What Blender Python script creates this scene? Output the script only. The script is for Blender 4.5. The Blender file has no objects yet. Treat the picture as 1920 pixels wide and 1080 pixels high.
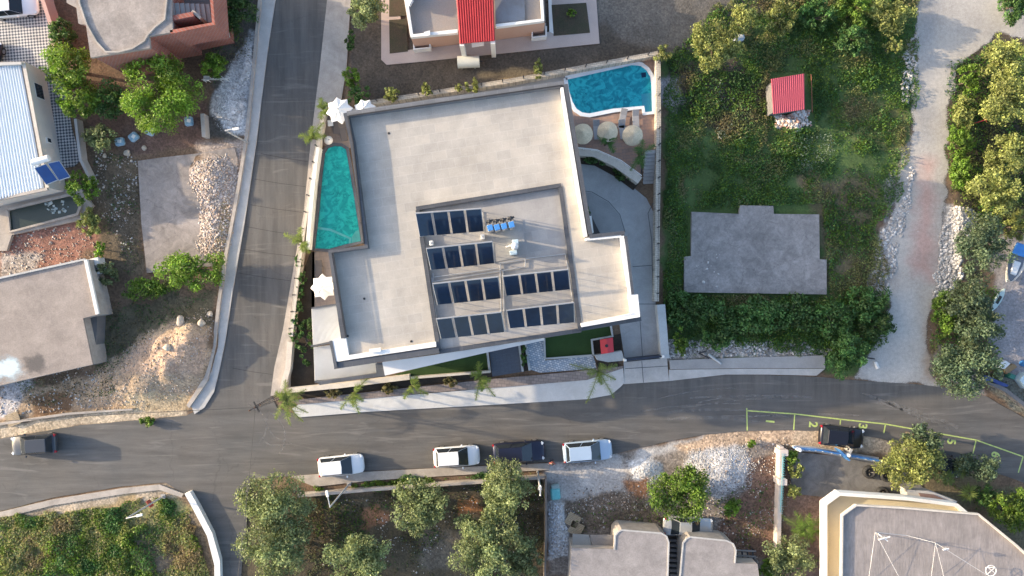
import bpy, bmesh, math, random
import numpy as np
from mathutils import Vector, Matrix
D=bpy.data; SC=bpy.context.scene; COL=SC.collection
R=math.radians
# ------------------------------------------------------------ camera, sky, sun, exposure
H=68.0; FPX=1360.0
cd=D.cameras.new('camera'); cam=D.objects.new('camera',cd); COL.objects.link(cam)
cam.location=(0,0,H); cam.rotation_euler=(0,0,0)
cd.sensor_width=36; cd.lens=36*FPX/1920; cd.clip_end=3000; cd.clip_start=0.5
SC.camera=cam
SUN_EL=14.5; SDX,SDY=0.983,-0.186          # horizontal travel direction of the sunlight
w=D.worlds.new('World'); SC.world=w; w.use_nodes=True
nt=w.node_tree; bg=nt.nodes['Background']; sky=nt.nodes.new('ShaderNodeTexSky')
sky.sky_type='NISHITA'; sky.sun_disc=False; sky.sun_elevation=R(SUN_EL)
sky.sun_rotation=math.atan2(-SDX,-SDY); sky.dust_density=2.2; sky.ozone_density=0.7; sky.air_density=0.8
nt.links.new(sky.outputs[0],bg.inputs[0]); bg.inputs[1].default_value=0.15
sl=D.lights.new('sun','SUN'); sl.energy=2.5; sl.angle=R(0.6); sl.color=(1.0,0.81,0.56)
so=D.objects.new('sun',sl); COL.objects.link(so); so.location=(-60,10,40)
so.rotation_euler=Vector((SDX*math.cos(R(SUN_EL)),SDY*math.cos(R(SUN_EL)),-math.sin(R(SUN_EL)))).to_track_quat('-Z','Y').to_euler()
SC.view_settings.view_transform='Standard'; SC.view_settings.look='None'
SC.view_settings.exposure=1.8; SC.view_settings.gamma=1
# ------------------------------------------------------------ helpers
def W(px,py,z=0.0):
    s=(H-z)/FPX
    return Vector(((px-960)*s,-(py-540)*s,z))
def WP(pts,zp=0.0): return [tuple(W(a,b,zp)[:2]) for a,b in pts]
def tag(o,label=None,cat=None,group=None,kind=None):
    if label: o['label']=label
    if cat: o['category']=cat
    if group: o['group']=group
    if kind: o['kind']=kind
    return o
def empty(name,loc,label,cat,group=None,rz=0):
    o=D.objects.new(name,None); COL.objects.link(o); o.location=loc; o.rotation_euler[2]=rz
    o.empty_display_size=.3
    return tag(o,label,cat,group)
def kids(o): return [c for c in COL.objects if c.parent==o]
def copy_tree(o,parent=None):
    c=o.copy(); COL.objects.link(c); c.parent=parent
    for ch in kids(o): copy_tree(ch,c)
    return c
# --- materials
MATS={}
def nmat(name):
    m=D.materials.new(name); m.use_nodes=True; n=m.node_tree
    return m,n,n.nodes['Principled BSDF']
def _noise(n,vec,scale,detail=4,rough=.6):
    t=n.nodes.new('ShaderNodeTexNoise'); t.inputs['Scale'].default_value=scale
    t.inputs['Detail'].default_value=detail; t.inputs['Roughness'].default_value=rough
    n.links.new(vec,t.inputs['Vector']); return t
def _math(n,op,a,b):
    m=n.nodes.new('ShaderNodeMath'); m.operation=op
    for i,v in enumerate((a,b)):
        if isinstance(v,(int,float)): m.inputs[i].default_value=v
        else: n.links.new(v,m.inputs[i])
    return m.outputs[0]
def _ramp(n,fac,lo,hi,a=(0,0,0,1),b=(1,1,1,1)):
    r=n.nodes.new('ShaderNodeValToRGB'); r.color_ramp.elements[0].position=lo; r.color_ramp.elements[1].position=hi
    r.color_ramp.elements[0].color=(*a[:3],1); r.color_ramp.elements[1].color=(*b[:3],1)
    n.links.new(fac,r.inputs[0]); return r.outputs[0]
def _mul(n,col,fac):
    m=n.nodes.new('ShaderNodeVectorMath'); m.operation='SCALE'
    n.links.new(col,m.inputs[0]); n.links.new(fac,m.inputs['Scale']); return m.outputs[0]
def _mapr(n,fac,lo,hi):
    m=n.nodes.new('ShaderNodeMapRange'); n.links.new(fac,m.inputs[0])
    m.inputs[1].default_value=.3; m.inputs[2].default_value=.7
    m.inputs[3].default_value=lo; m.inputs[4].default_value=hi; return m.outputs[0]
def mat(name,c1,c2=None,rough=.9,scale=.6,speck=.12,bump=.15,metal=0,fine=14,stretch=None,rot=0,coat=0,stain=0,crack=0):
    if name in MATS: return MATS[name]
    m,n,p=nmat(name); c2=c2 or tuple(x*.75 for x in c1)
    tc=n.nodes.new('ShaderNodeTexCoord'); v=tc.outputs['Object']
    if stretch or rot:
        mp=n.nodes.new('ShaderNodeMapping'); n.links.new(v,mp.inputs[0]); mp.inputs['Rotation'].default_value[2]=rot
        if stretch: mp.inputs['Scale'].default_value=stretch
        v=mp.outputs[0]
    a=_noise(n,v,scale,5); b=_noise(n,v,fine,3,.7)
    c=_ramp(n,a.outputs[0],.32,.68,c1,c2)
    c=_mul(n,c,_mapr(n,b.outputs[0],1-speck,1+speck))
    if stain:
        for sc_,th in ((.22,0),(.9,7)):
            s1=n.nodes.new('ShaderNodeTexNoise'); s1.inputs['Scale'].default_value=sc_; s1.inputs['Detail'].default_value=8; s1.inputs['Roughness'].default_value=.65; s1.inputs['Distortion'].default_value=1.2
            ad=n.nodes.new('ShaderNodeVectorMath'); ad.inputs[1].default_value=(th,th,0); n.links.new(tc.outputs['Object'],ad.inputs[0]); n.links.new(ad.outputs[0],s1.inputs['Vector'])
            c=_mul(n,c,_mapr(n,s1.outputs[0],1-stain,1+stain*.6))
    if crack:
        vo=n.nodes.new('ShaderNodeTexVoronoi'); vo.feature='DISTANCE_TO_EDGE'; vo.inputs['Scale'].default_value=crack
        nz=_noise(n,tc.outputs['Object'],1.5,4); vm=n.nodes.new('ShaderNodeVectorMath'); vm.operation='MULTIPLY_ADD'; vm.inputs[1].default_value=(.9,.9,.9); n.links.new(nz.outputs['Color'],vm.inputs[0]); n.links.new(tc.outputs['Object'],vm.inputs[2]); n.links.new(vm.outputs[0],vo.inputs['Vector'])
        c=_mul(n,c,_ramp(n,vo.outputs['Distance'],.0015,.006,(.74,.74,.74),(1,1,1)))
    n.links.new(c,p.inputs['Base Color']); p.inputs['Roughness'].default_value=rough
    p.inputs['Metallic'].default_value=metal
    if name=='solar_glass': p.inputs['Specular IOR Level'].default_value=.3
    if coat: p.inputs['Coat Weight'].default_value=coat*(1 if c1[0]>.2 else .4); p.inputs['Coat Roughness'].default_value=.05
    if bump:
        bm=n.nodes.new('ShaderNodeBump'); bm.inputs['Strength'].default_value=bump; bm.inputs['Distance'].default_value=.05
        n.links.new(b.outputs[0],bm.inputs['Height']); n.links.new(bm.outputs[0],p.inputs['Normal'])
    MATS[name]=m; return m
def tile(name,c1,c2,mortar,bw,bh,rot=0,ms=.02,rough=.7,dirt=.12,off=.5,msm=.1,vert=False):
    m,n,p=nmat(name); tc=n.nodes.new('ShaderNodeTexCoord'); mp=n.nodes.new('ShaderNodeMapping')
    mp.inputs['Rotation'].default_value[2]=rot
    if vert:
        sp=n.nodes.new('ShaderNodeSeparateXYZ'); n.links.new(tc.outputs['Object'],sp.inputs[0]); cb=n.nodes.new('ShaderNodeCombineXYZ')
        n.links.new(_math(n,'ADD',sp.outputs[0],sp.outputs[1]),cb.inputs[0]); n.links.new(sp.outputs[2],cb.inputs[1]); n.links.new(cb.outputs[0],mp.inputs[0])
    else: n.links.new(tc.outputs['Object'],mp.inputs[0])
    b=n.nodes.new('ShaderNodeTexBrick'); n.links.new(mp.outputs[0],b.inputs['Vector'])
    for k,c in (('Color1',c1),('Color2',c2),('Mortar',mortar)): b.inputs[k].default_value=(*c,1)
    b.inputs['Scale'].default_value=1; b.inputs['Brick Width'].default_value=bw; b.inputs['Row Height'].default_value=bh
    b.inputs['Mortar Size'].default_value=ms; b.inputs['Mortar Smooth'].default_value=msm; b.offset=off
    a=_noise(n,mp.outputs[0],.5,5); d=_noise(n,mp.outputs[0],9,3)
    c=_mul(n,b.outputs[0],_mapr(n,a.outputs[0],1-dirt,1+dirt)); c=_mul(n,c,_mapr(n,d.outputs[0],.94,1.06))
    n.links.new(c,p.inputs['Base Color']); p.inputs['Roughness'].default_value=rough
    MATS[name]=m; return m
def attrmat(name,rough=.8,transl=0.0,var=.2):
    m,n,p=nmat(name); at=n.nodes.new('ShaderNodeAttribute'); at.attribute_name='Col'
    tc=n.nodes.new('ShaderNodeTexCoord'); b=_noise(n,tc.outputs['Object'],6,3)
    c=_mul(n,at.outputs['Color'],_mapr(n,b.outputs[0],1-var,1+var))
    n.links.new(c,p.inputs['Base Color']); p.inputs['Roughness'].default_value=rough
    if transl:
        t=n.nodes.new('ShaderNodeBsdfTranslucent'); n.links.new(c,t.inputs[0])
        mx=n.nodes.new('ShaderNodeMixShader'); mx.inputs[0].default_value=transl
        n.links.new(p.outputs[0],mx.inputs[1]); n.links.new(t.outputs[0],mx.inputs[2])
        n.links.new(mx.outputs[0],n.nodes['Material Output'].inputs[0])
    MATS[name]=m; return m
LEAF=attrmat('leaf',.6,.38); STONE=attrmat('stone',.95,0,.15)
# --- mesh builder
class MB:
    def __init__(s): s.v=[]; s.f=[]
    def add(s,vs,fs):
        o=len(s.v); s.v+= [tuple(x) for x in vs]; s.f+=[tuple(i+o for i in f) for f in fs]; return s
    def prism(s,pts,z0,z1):            # pts in world xy
        n=len(pts); a=sum(pts[i][0]*pts[(i+1)%n][1]-pts[(i+1)%n][0]*pts[i][1] for i in range(n))
        if a<0: pts=pts[::-1]
        return s.add([(x,y,z0) for x,y in pts]+[(x,y,z1) for x,y in pts],
              [tuple(range(n-1,-1,-1)),tuple(range(n,2*n))]+[(i,(i+1)%n,n+(i+1)%n,n+i) for i in range(n)])
    def sheet(s,pts,z):
        n=len(pts); a=sum(pts[i][0]*pts[(i+1)%n][1]-pts[(i+1)%n][0]*pts[i][1] for i in range(n))
        if a<0: pts=pts[::-1]
        return s.add([(x,y,z) for x,y in pts],[tuple(range(n))])
    def box(s,c,d,rz=0,tilt=None):
        M=Matrix.Rotation(rz,3,'Z')
        if tilt: M=M@Matrix.Rotation(tilt,3,'X')
        vs=[Vector(c)+M@Vector((sx*d[0]/2,sy*d[1]/2,sz*d[2]/2)) for sz in(-1,1) for sx,sy in((-1,-1),(1,-1),(1,1),(-1,1))]
        return s.add(vs,[(3,2,1,0),(4,5,6,7),(0,1,5,4),(1,2,6,5),(2,3,7,6),(3,0,4,7)])
    def tube(s,a,b,r0,r1=None,n=8):
        a=Vector(a); b=Vector(b); r1=r0 if r1 is None else r1; d=(b-a)
        if d.length<1e-6: return s
        q=d.to_track_quat('Z','Y'); vs=[]
        for c,r in((a,r0),(b,r1)):
            for i in range(n):
                t=2*math.pi*i/n; vs.append(c+q@Vector((r*math.cos(t),r*math.sin(t),0)))
        return s.add(vs,[tuple(range(n-1,-1,-1)),tuple(range(n,2*n))]+[(i,(i+1)%n,n+(i+1)%n,n+i) for i in range(n)])
    def path(s,pts,r,n=6):
        for a,b in zip(pts[:-1],pts[1:]): s.tube(a,b,r,r,n)
        return s
    def lathe(s,c,prof,n=16):
        vs=[];fs=[]
        for r,z in prof:
            for i in range(n):
                t=2*math.pi*i/n; vs.append((c[0]+r*math.cos(t),c[1]+r*math.sin(t),c[2]+z))
        for k in range(len(prof)-1):
            for i in range(n):
                j=(i+1)%n; fs.append((k*n+i,k*n+j,(k+1)*n+j,(k+1)*n+i))
        fs.append(tuple(range(n-1,-1,-1))); fs.append(tuple((len(prof)-1)*n+i for i in range(n)))
        return s.add(vs,fs)
    def strip(s,line,wd,z0,z1):        # thick wall along world polyline
        L=[Vector(p) for p in line]; out=[];inn=[]
        for i,p in enumerate(L):
            d=((L[min(i+1,len(L)-1)]-p).normalized() if i<len(L)-1 else Vector((0,0)))+((p-L[i-1]).normalized() if i>0 else Vector((0,0)))
            d=d.normalized(); nn=Vector((-d.y,d.x))*wd/2; out.append(p+nn); inn.append(p-nn)
        return s.prism([tuple(p) for p in out+inn[::-1]],z0,z1)
    def build(s,name,m,parent=None,smooth=False,bevel=0,origin=None):
        me=D.meshes.new(name); V=s.v
        o=D.objects.new(name,me)
        if parent is not None:
            par=parent
            off=Vector((0,0,0)); p=par
            while p is not None: off+=p.location; p=p.parent
            if getattr(s,'local',False): off=Vector((0,0,0))
            V=[(a-off.x,b-off.y,c-off.z) for a,b,c in V]
            o.parent=par
        elif not getattr(s,'local',False) and origin is not None:
            V=[(a-origin[0],b-origin[1],c-origin[2]) for a,b,c in V]; o.location=origin
        me.from_pydata(V,[],s.f); me.validate(); me.update()
        bm=bmesh.new(); bm.from_mesh(me); bmesh.ops.recalc_face_normals(bm,faces=bm.faces)
        if bevel: bmesh.ops.bevel(bm,geom=bm.edges[:],offset=bevel,segments=1,affect='EDGES',clamp_overlap=True)
        bm.to_mesh(me); bm.free()
        if smooth:
            for p in me.polygons: p.use_smooth=True
        me.materials.append(m); COL.objects.link(o); return o
def P(name,pts,z0,z1,m,parent=None,zp=None,bevel=0):
    b=MB(); b.prism(WP(pts,z1 if zp is None else zp),z0,z1); return b.build(name,m,parent,bevel=bevel)
def sheetobj(name,pts,z,m,parent=None,zp=None):
    b=MB(); b.sheet(WP(pts,z if zp is None else zp),z); return b.build(name,m,parent)
def cen(pts,zp=0):
    q=WP(pts,zp); return (sum(a for a,b in q)/len(q),sum(b for a,b in q)/len(q),0)
def rawmesh(name,V,F4,m,col=None,parent=None,tri=False):
    k=3 if tri else 4
    me=D.meshes.new(name); nv=len(V); nf=len(F4)
    me.vertices.add(nv); me.vertices.foreach_set('co',np.asarray(V,dtype=np.float32).ravel())
    me.loops.add(nf*k); me.loops.foreach_set('vertex_index',np.asarray(F4,dtype=np.int32).ravel())
    me.polygons.add(nf); me.polygons.foreach_set('loop_start',np.arange(0,nf*k,k,dtype=np.int32))
    me.update(calc_edges=True)
    if col is not None:
        ca=me.color_attributes.new('Col','FLOAT_COLOR','POINT')
        c=np.ones((nv,4),dtype=np.float32); c[:,:3]=col; ca.data.foreach_set('color',c.ravel())
    me.materials.append(m); o=D.objects.new(name,me); COL.objects.link(o); o.parent=parent; return o
# --- numpy noise, polygons, ground height
def vnoise(x,y,sc,seed=0,octs=3):
    out=np.zeros_like(x,dtype=float); amp=1; tot=0
    for o in range(octs):
        rg=np.random.RandomState(seed*13+o); g=rg.rand(64,64); u=x/sc+rg.rand()*50; v=y/sc+rg.rand()*50
        i=np.floor(u).astype(int); j=np.floor(v).astype(int); fu=u-i; fv=v-j
        fu=fu*fu*(3-2*fu); fv=fv*fv*(3-2*fv)
        a=g[i%64,j%64]; b=g[(i+1)%64,j%64]; c=g[i%64,(j+1)%64]; d=g[(i+1)%64,(j+1)%64]
        out+=amp*((a*(1-fu)+b*fu)*(1-fv)+(c*(1-fu)+d*fu)*fv); tot+=amp; amp*=.5; sc/=2
    return out/tot
def sdist(x,y,poly):                     # positive inside
    q=np.asarray(poly); inside=np.zeros(x.shape,bool); dm=np.full(x.shape,1e9)
    n=len(q)
    for i in range(n):
        x0,y0=q[i]; x1,y1=q[(i+1)%n]
        c=((y0>y)!=(y1>y)); xi=(x1-x0)*(y-y0)/((y1-y0) if abs(y1-y0)>1e-9 else 1e-9)+x0
        inside^=(c&(x<xi))
        dx,dy=x1-x0,y1-y0; t=np.clip(((x-x0)*dx+(y-y0)*dy)/(dx*dx+dy*dy+1e-12),0,1)
        dm=np.minimum(dm,np.hypot(x-x0-t*dx,y-y0-t*dy))
    return np.where(inside,dm,-dm)
ROAD=[(522,-200),(515,0),(500,100),(479,270),(457,420),(436,540),(421,640),(411,690),(397,733),(372,768),(350,779),(150,797),(0,822),(-200,855),
(-200,995),(0,958),(100,933),(230,912),(310,905),(345,925),(368,950),(390,1000),(412,1080),(430,1250),(448,1250),(452,1080),(462,990),(470,900),
(590,888),(830,876),(1000,868),(1060,865),(1130,856),(1200,840),(1260,826),(1320,815),(1400,808),(1480,807),(1560,808),(1650,822),(1750,850),(1850,880),(1920,905),(2100,985),
(2100,880),(1920,783),(1850,744),(1780,727),(1700,719),(1600,713),(1530,706),(1440,703),(1360,703),(1250,714),(1170,720),(1162,726),(1145,740),(1100,748),(950,757),(760,767),(570,781),(520,765),(508,742),
(515,690),(531,620),(555,480),(570,400),(585,250),(600,130),(614,0),(622,-200)]
TRACK=[(1727,-200),(1727,0),(1719,90),(1712,200),(1703,280),(1688,330),(1672,400),(1662,440),(1665,500),(1670,560),(1664,610),(1640,650),(1620,690),(1600,709),
(1650,715),(1700,719),(1760,722),(1745,690),(1742,640),(1744,590),(1758,530),(1766,450),(1772,400),(1774,330),(1778,280),(1782,200),(1800,130),(1838,84),(1870,62),(1925,75),(2100,140),(2100,60),(1925,30),(1880,12),(1855,-10),(1840,-200)]
VILLA=[(608,190),(1240,98),(1245,560),(1255,715),(1170,720),(1140,745),(950,757),(565,782),(506,742),(530,640),(570,400)]
FLATS=[WP(ROAD),WP(TRACK),WP(VILLA),WP([(-80,-80),(100,-80),(120,100),(160,320),(-80,330)]),WP([(1470,845),(1720,870),(1745,930),(1470,935)]),WP([(710,-80),(1130,-80),(1130,90),(710,125)]),WP([(580,885),(1030,862),(1030,900),(560,932)])]
MOUNDS=[(335,655,72,55,1.35),(285,700,90,45,1.0),(235,730,60,26,.5),(370,620,34,40,.7),(400,330,42,40,.8),(405,430,34,60,.5),(435,200,32,30,.7),(465,120,22,50,.4),
(1208,878,30,22,.5),(1350,885,70,38,.6),(1485,235,28,16,.4),(1800,480,26,60,.5),(1045,980,16,60,.35),(1700,470,30,60,.25),(1790,400,30,40,.3)]
def gh(x,y):
    x=np.asarray(x,float); y=np.asarray(y,float)
    h=(vnoise(x,y,3.5,5,4)-.5)*.35
    for px,py,rx,ry,hh in MOUNDS:
        c=W(px,py); d=np.hypot((x-c.x)/(rx/20),(y-c.y)/(ry/20))
        h=h+hh*np.exp(-(d**2)*1.3)*(.8+.5*vnoise(x,y,1.1,9,3))
    k=np.ones_like(x)
    for f in FLATS: k=np.minimum(k,np.clip(-sdist(x,y,f)/1.2,0,1))
    return h*k-.03
# ------------------------------------------------------------ ground
SOIL=(.15,.10,.065); RED=(.22,.10,.06); DARK=(.058,.047,.037); DRY=(.36,.27,.19); PALE=(.42,.38,.34); GREY=(.25,.235,.22); GRN=(.062,.105,.030); GRN2=(.085,.105,.03); OCH=(.30,.22,.12)
PINKG=(.42,.29,.22); WHT=(.5,.5,.5)
PAINT=[ # polygon px, colour, edge noise m, blur m, pebble, blotch
([(-300,-300),(2300,-300),(2300,1400),(-300,1400)],SOIL,0,.1,.3),
([(1240,-300),(1727,-300),(1725,90),(1715,200),(1700,290),(1650,420),(1670,560),(1660,640),(1600,700),(1250,670),(1240,100)],GRN,.8,.6,.1),
([(1260,120),(1380,110),(1460,180),(1400,260),(1250,200)],DARK,1.0,.8,.2),
([(1500,330),(1640,330),(1650,440),(1620,560),(1550,520),(1540,400)],(.12,.10,.055),1.2,1.0,.4),
([(1550,190),(1700,200),(1690,290),(1600,280)],(.11,.12,.04),1,1,.3),
([(1235,150),(1275,150),(1290,190),(1265,215),(1240,205)],(.36,.33,.33),.7,.5,1),
([(655,-300),(1400,-300),(1440,20),(1330,90),(1240,100),(960,150),(690,195),(655,170)],(.085,.070,.055),.3,.3,.5),
([(1040,-300),(1420,-300),(1440,20),(1340,70),(1300,100),(1210,80),(1100,30)],(.125,.112,.097),.8,.8,.45),
([(900,140),(960,130),(1010,135),(950,150)],OCH,.5,.4,.3),
([(1650,430),(1690,380),(1700,480),(1665,560),(1640,590),(1625,560),(1640,470)],(.40,.37,.34),.7,.5,1),
([(1690,290),(1710,260),(1700,330),(1660,420),(1660,340)],(.26,.25,.24),.6,.5,1),
([(1765,380),(1830,400),(1840,440),(1800,470),(1790,540),(1745,560),(1755,480),(1765,440)],(.40,.375,.35),.7,.4,1),
([(1850,440),(1960,440),(1960,730),(1880,720),(1850,640),(1870,560)],(.27,.25,.25),.6,.6,.3),
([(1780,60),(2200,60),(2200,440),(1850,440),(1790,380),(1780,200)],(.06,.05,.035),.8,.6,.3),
([(1250,640),(1440,645),(1560,655),(1560,670),(1250,676)],(.36,.33,.30),.5,.4,1),
([(-300,100),(480,60),(478,260),(440,420),(400,700),(340,780),(-300,830)],SOIL,.5,.5,.5),
([(400,0),(490,-100),(480,180),(440,260),(380,260),(400,150)],(.10,.09,.075),.6,.5,.6),
([(415,150),(470,60),(482,60),(475,170),(465,255),(420,245),(395,215),(395,185)],(.50,.485,.47),.5,.3,.9),
([(150,200),(390,190),(380,270),(260,290),(170,260)],(.14,.085,.065),.7,.6,.5),
([(370,270),(460,262),(450,320),(380,320)],(.38,.31,.26),.5,.6,.7),
([(365,300),(440,280),(450,330),(440,420),(425,480),(370,480),(365,400),(345,340)],(.42,.35,.31),.7,.4,1),
([(415,380),(445,350),(430,480),(400,500)],OCH,.6,.5,1),
([(170,270),(260,300),(270,510),(200,520),(175,400)],(.115,.088,.058),.8,.6,.6),
([(0,440),(150,410),(180,430),(185,470),(0,520)],(.27,.135,.10),.8,.6,.6),
([(0,470),(80,480),(60,510),(0,520)],(.34,.30,.27),.6,.5,1),
([(180,600),(310,560),(410,540),(400,620),(330,610),(200,680),(180,690)],(.10,.085,.052),.8,.6,.5),
([(195,690),(250,640),(330,600),(400,610),(398,700),(370,750),(250,770),(130,790),(0,800),(0,740),(140,710)],(.38,.275,.18),.8,.5,.6),
([(230,660),(330,620),(395,630),(385,700),(300,710),(240,700)],(.42,.29,.20),.9,.6,.6),
([(250,735),(350,735),(372,760),(330,778),(180,790),(240,760)],(.50,.37,.22),.5,.5,.8),
([(60,735),(140,740),(135,775),(60,785)],(.17,.10,.055),.6,.4,.5),
([(0,690),(50,690),(60,720),(20,780),(0,785)],(.40,.38,.38),.5,.5,.8),
([(0,800),(150,775),(350,768),(350,782),(150,800),(0,826)],(.47,.38,.27),.3,.4,.7),
([(-300,990),(0,960),(310,915),(350,950),(400,1080),(440,1400),(-300,1400)],(.20,.185,.08),.6,.5,.5),
([(-50,965),(200,925),(310,908),(340,930),(200,950),(0,990)],(.36,.29,.21),.4,.4,.7),
([(180,950),(250,930),(240,990),(190,985)],(.30,.22,.12),.8,.6,.6),
([(240,990),(380,960),(405,1080),(260,1080)],(.115,.09,.062),.9,.7,.8),
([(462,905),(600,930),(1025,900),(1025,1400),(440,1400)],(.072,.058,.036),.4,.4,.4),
([(680,955),(730,955),(740,980),(690,985)],(.27,.13,.07),.8,.5,.5),
([(850,935),(900,930),(905,955),(860,960)],(.30,.13,.05),.8,.5,.5),
([(800,1000),(880,990),(870,1060),(790,1060)],(.10,.085,.065),.9,.8,.6),
([(1028,860),(1130,860),(1210,842),(1330,815),(1480,808),(1470,850),(1460,1080),(1028,1080)],(.20,.17,.145),.4,.4,.8),
([(1028,870),(1150,860),(1180,880),(1170,930),(1100,955),(1030,950)],(.38,.355,.33),.9,.8,.3),
([(1200,845),(1330,815),(1250,850),(1180,870)],(.40,.38,.36),.5,.6,.4),
([(1265,835),(1330,815),(1480,808),(1520,810),(1480,835),(1400,830),(1300,850)],(.40,.29,.20),.7,.5,1),
([(1175,865),(1215,860),(1240,870),(1245,890),(1220,905),(1185,900)],(.50,.495,.49),.5,.3,.6),
([(1290,845),(1400,835),(1415,870),(1405,910),(1360,935),(1320,910),(1280,880)],(.42,.405,.395),.9,.6,1),
([(1410,860),(1460,850),(1455,1080),(1340,1010),(1380,930)],(.16,.095,.065),.8,.6,.9),
([(1060,940),(1190,920),(1250,980),(1150,995),(1060,990)],(.13,.10,.075),.9,.7,.8),
([(1030,940),(1055,945),(1065,1040),(1028,1050)],(.48,.475,.47),.4,.25,1),
([(1170,905),(1215,895),(1215,930),(1180,920)],(.33,.16,.08),.7,.5,.7),
([(1490,808),(1560,808),(1660,824),(1760,855),(1740,870),(1640,850),(1480,838)],(.44,.34,.24),.4,.4,.8),
([(1700,850),(2100,985),(2100,1300),(1900,1080),(1850,960),(1700,930)],(.14,.115,.07),.8,.6,.5),
([(1475,930),(1545,930),(1540,1080),(1465,1080)],(.20,.13,.10),.6,.5,.6),
([(1855,735),(1930,780),(1930,740),(1880,700),(1850,710)],(.16,.16,.13),.5,.5,.8),
([(1745,700),(1800,725),(1850,742),(1830,700),(1760,640)],(.33,.28,.24),.5,.5,.6),
]
def axis(a,b,step,far):
    core=np.arange(a,b+step/2,step); t=np.array([2,5,10,20,45,100,220,500,1000.])
    return np.concatenate([(a-t)[::-1],core,b+t])
gx=axis(-54,54,.2,0); gy=axis(-33,33,.2,0)
X,Y=np.meshgrid(gx,gy); nX,nY=len(gx),len(gy)
colr=np.zeros(X.shape+(3,)); peb=np.zeros(X.shape)
wx=(vnoise(X,Y,2.2,21,4)-.5)*2; 
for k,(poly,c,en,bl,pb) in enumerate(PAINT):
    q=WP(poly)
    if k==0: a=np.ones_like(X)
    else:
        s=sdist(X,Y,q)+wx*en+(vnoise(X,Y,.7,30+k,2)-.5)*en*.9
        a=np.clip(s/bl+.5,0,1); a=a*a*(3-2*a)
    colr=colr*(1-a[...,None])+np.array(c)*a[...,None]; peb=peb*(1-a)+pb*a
big=vnoise(X,Y,5,3,4); mid=vnoise(X,Y,1.2,4,3)
ow=np.clip((np.maximum(np.abs(X)/56,np.abs(Y)/35)-1)*8,0,1); big=big*(1-ow)+.5*ow; mid=mid*(1-ow)+.5*ow
colr=colr*(1-ow[...,None])+np.array((.11,.105,.06))*ow[...,None]
colr*=(.75+.5*big)[...,None]*(.72+.56*mid)[...,None]
Z=gh(X,Y)
Z[(np.abs(X)>58)|(np.abs(Y)>37)]=-.03
V=np.stack([X,Y,Z],-1).reshape(-1,3)
idx=np.arange(nX*nY).reshape(nY,nX)
Fq=np.stack([idx[:-1,:-1],idx[:-1,1:],idx[1:,1:],idx[1:,:-1]],-1).reshape(-1,4)
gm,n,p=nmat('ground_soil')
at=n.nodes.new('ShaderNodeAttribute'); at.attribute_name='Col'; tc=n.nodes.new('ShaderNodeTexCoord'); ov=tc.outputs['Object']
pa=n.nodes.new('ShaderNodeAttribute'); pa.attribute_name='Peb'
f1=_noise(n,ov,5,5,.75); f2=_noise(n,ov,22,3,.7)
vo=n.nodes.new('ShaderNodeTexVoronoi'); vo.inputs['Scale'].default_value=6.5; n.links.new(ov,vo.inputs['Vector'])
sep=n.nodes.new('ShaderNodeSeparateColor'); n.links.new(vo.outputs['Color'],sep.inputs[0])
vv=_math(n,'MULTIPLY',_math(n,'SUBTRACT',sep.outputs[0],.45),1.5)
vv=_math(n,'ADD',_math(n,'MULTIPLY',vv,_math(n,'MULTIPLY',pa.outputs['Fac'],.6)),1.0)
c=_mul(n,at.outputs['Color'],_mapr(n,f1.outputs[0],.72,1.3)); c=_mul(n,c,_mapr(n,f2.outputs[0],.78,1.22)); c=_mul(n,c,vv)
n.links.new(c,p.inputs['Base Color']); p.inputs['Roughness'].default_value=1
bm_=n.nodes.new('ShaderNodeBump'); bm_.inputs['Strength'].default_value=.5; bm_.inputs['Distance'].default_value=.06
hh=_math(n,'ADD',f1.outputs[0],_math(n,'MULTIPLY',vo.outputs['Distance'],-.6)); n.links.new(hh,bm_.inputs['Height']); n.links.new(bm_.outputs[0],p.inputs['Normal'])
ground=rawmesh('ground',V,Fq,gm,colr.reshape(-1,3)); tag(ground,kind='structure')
pc=ground.data.attributes.new('Peb','FLOAT','POINT'); pc.data.foreach_set('value',peb.ravel().astype(np.float32))
# ------------------------------------------------------------ road and track
def jitter(pts,amp,step,seed):
    rnd=random.Random(seed); out=[]
    n=len(pts)
    for i in range(n):
        a=Vector(pts[i]); b=Vector(pts[(i+1)%n]); k=max(1,int((b-a).length/step))
        for j in range(k):
            q=a.lerp(b,j/k); out.append((q.x+rnd.uniform(-amp,amp),q.y+rnd.uniform(-amp,amp)))
    return out
asph,n,p=nmat('asphalt'); tc=n.nodes.new('ShaderNodeTexCoord'); ov=tc.outputs['Object']
mp=n.nodes.new('ShaderNodeMapping'); mp.inputs['Scale'].default_value=(.12,1.1,1); n.links.new(ov,mp.inputs[0])
mp2=n.nodes.new('ShaderNodeMapping'); mp2.inputs['Scale'].default_value=(1.1,.10,1); mp2.inputs['Rotation'].default_value[2]=R(8); n.links.new(ov,mp2.inputs[0])
a1=_noise(n,mp.outputs[0],1.2,6,.65); a2=_noise(n,mp2.outputs[0],1.2,6,.65); a3=_noise(n,ov,.25,4); a4=_noise(n,ov,26,3,.8)
sx=n.nodes.new('ShaderNodeSeparateXYZ'); n.links.new(ov,sx.inputs[0])
ymask=n.nodes.new('ShaderNodeMapRange'); n.links.new(sx.outputs[1],ymask.inputs[0]); ymask.inputs[1].default_value=-12; ymask.inputs[2].default_value=-9
mx=n.nodes.new('ShaderNodeMix'); n.links.new(ymask.outputs[0],mx.inputs[0]); n.links.new(a1.outputs[0],mx.inputs[2]); n.links.new(a2.outputs[0],mx.inputs[3])
c=_ramp(n,a3.outputs[0],.3,.7,(.086,.085,.083),(.112,.102,.092))
c=_mul(n,c,_mapr(n,mx.outputs[0],.72,1.3)); c=_mul(n,c,_mapr(n,a4.outputs[0],.86,1.14))
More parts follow.
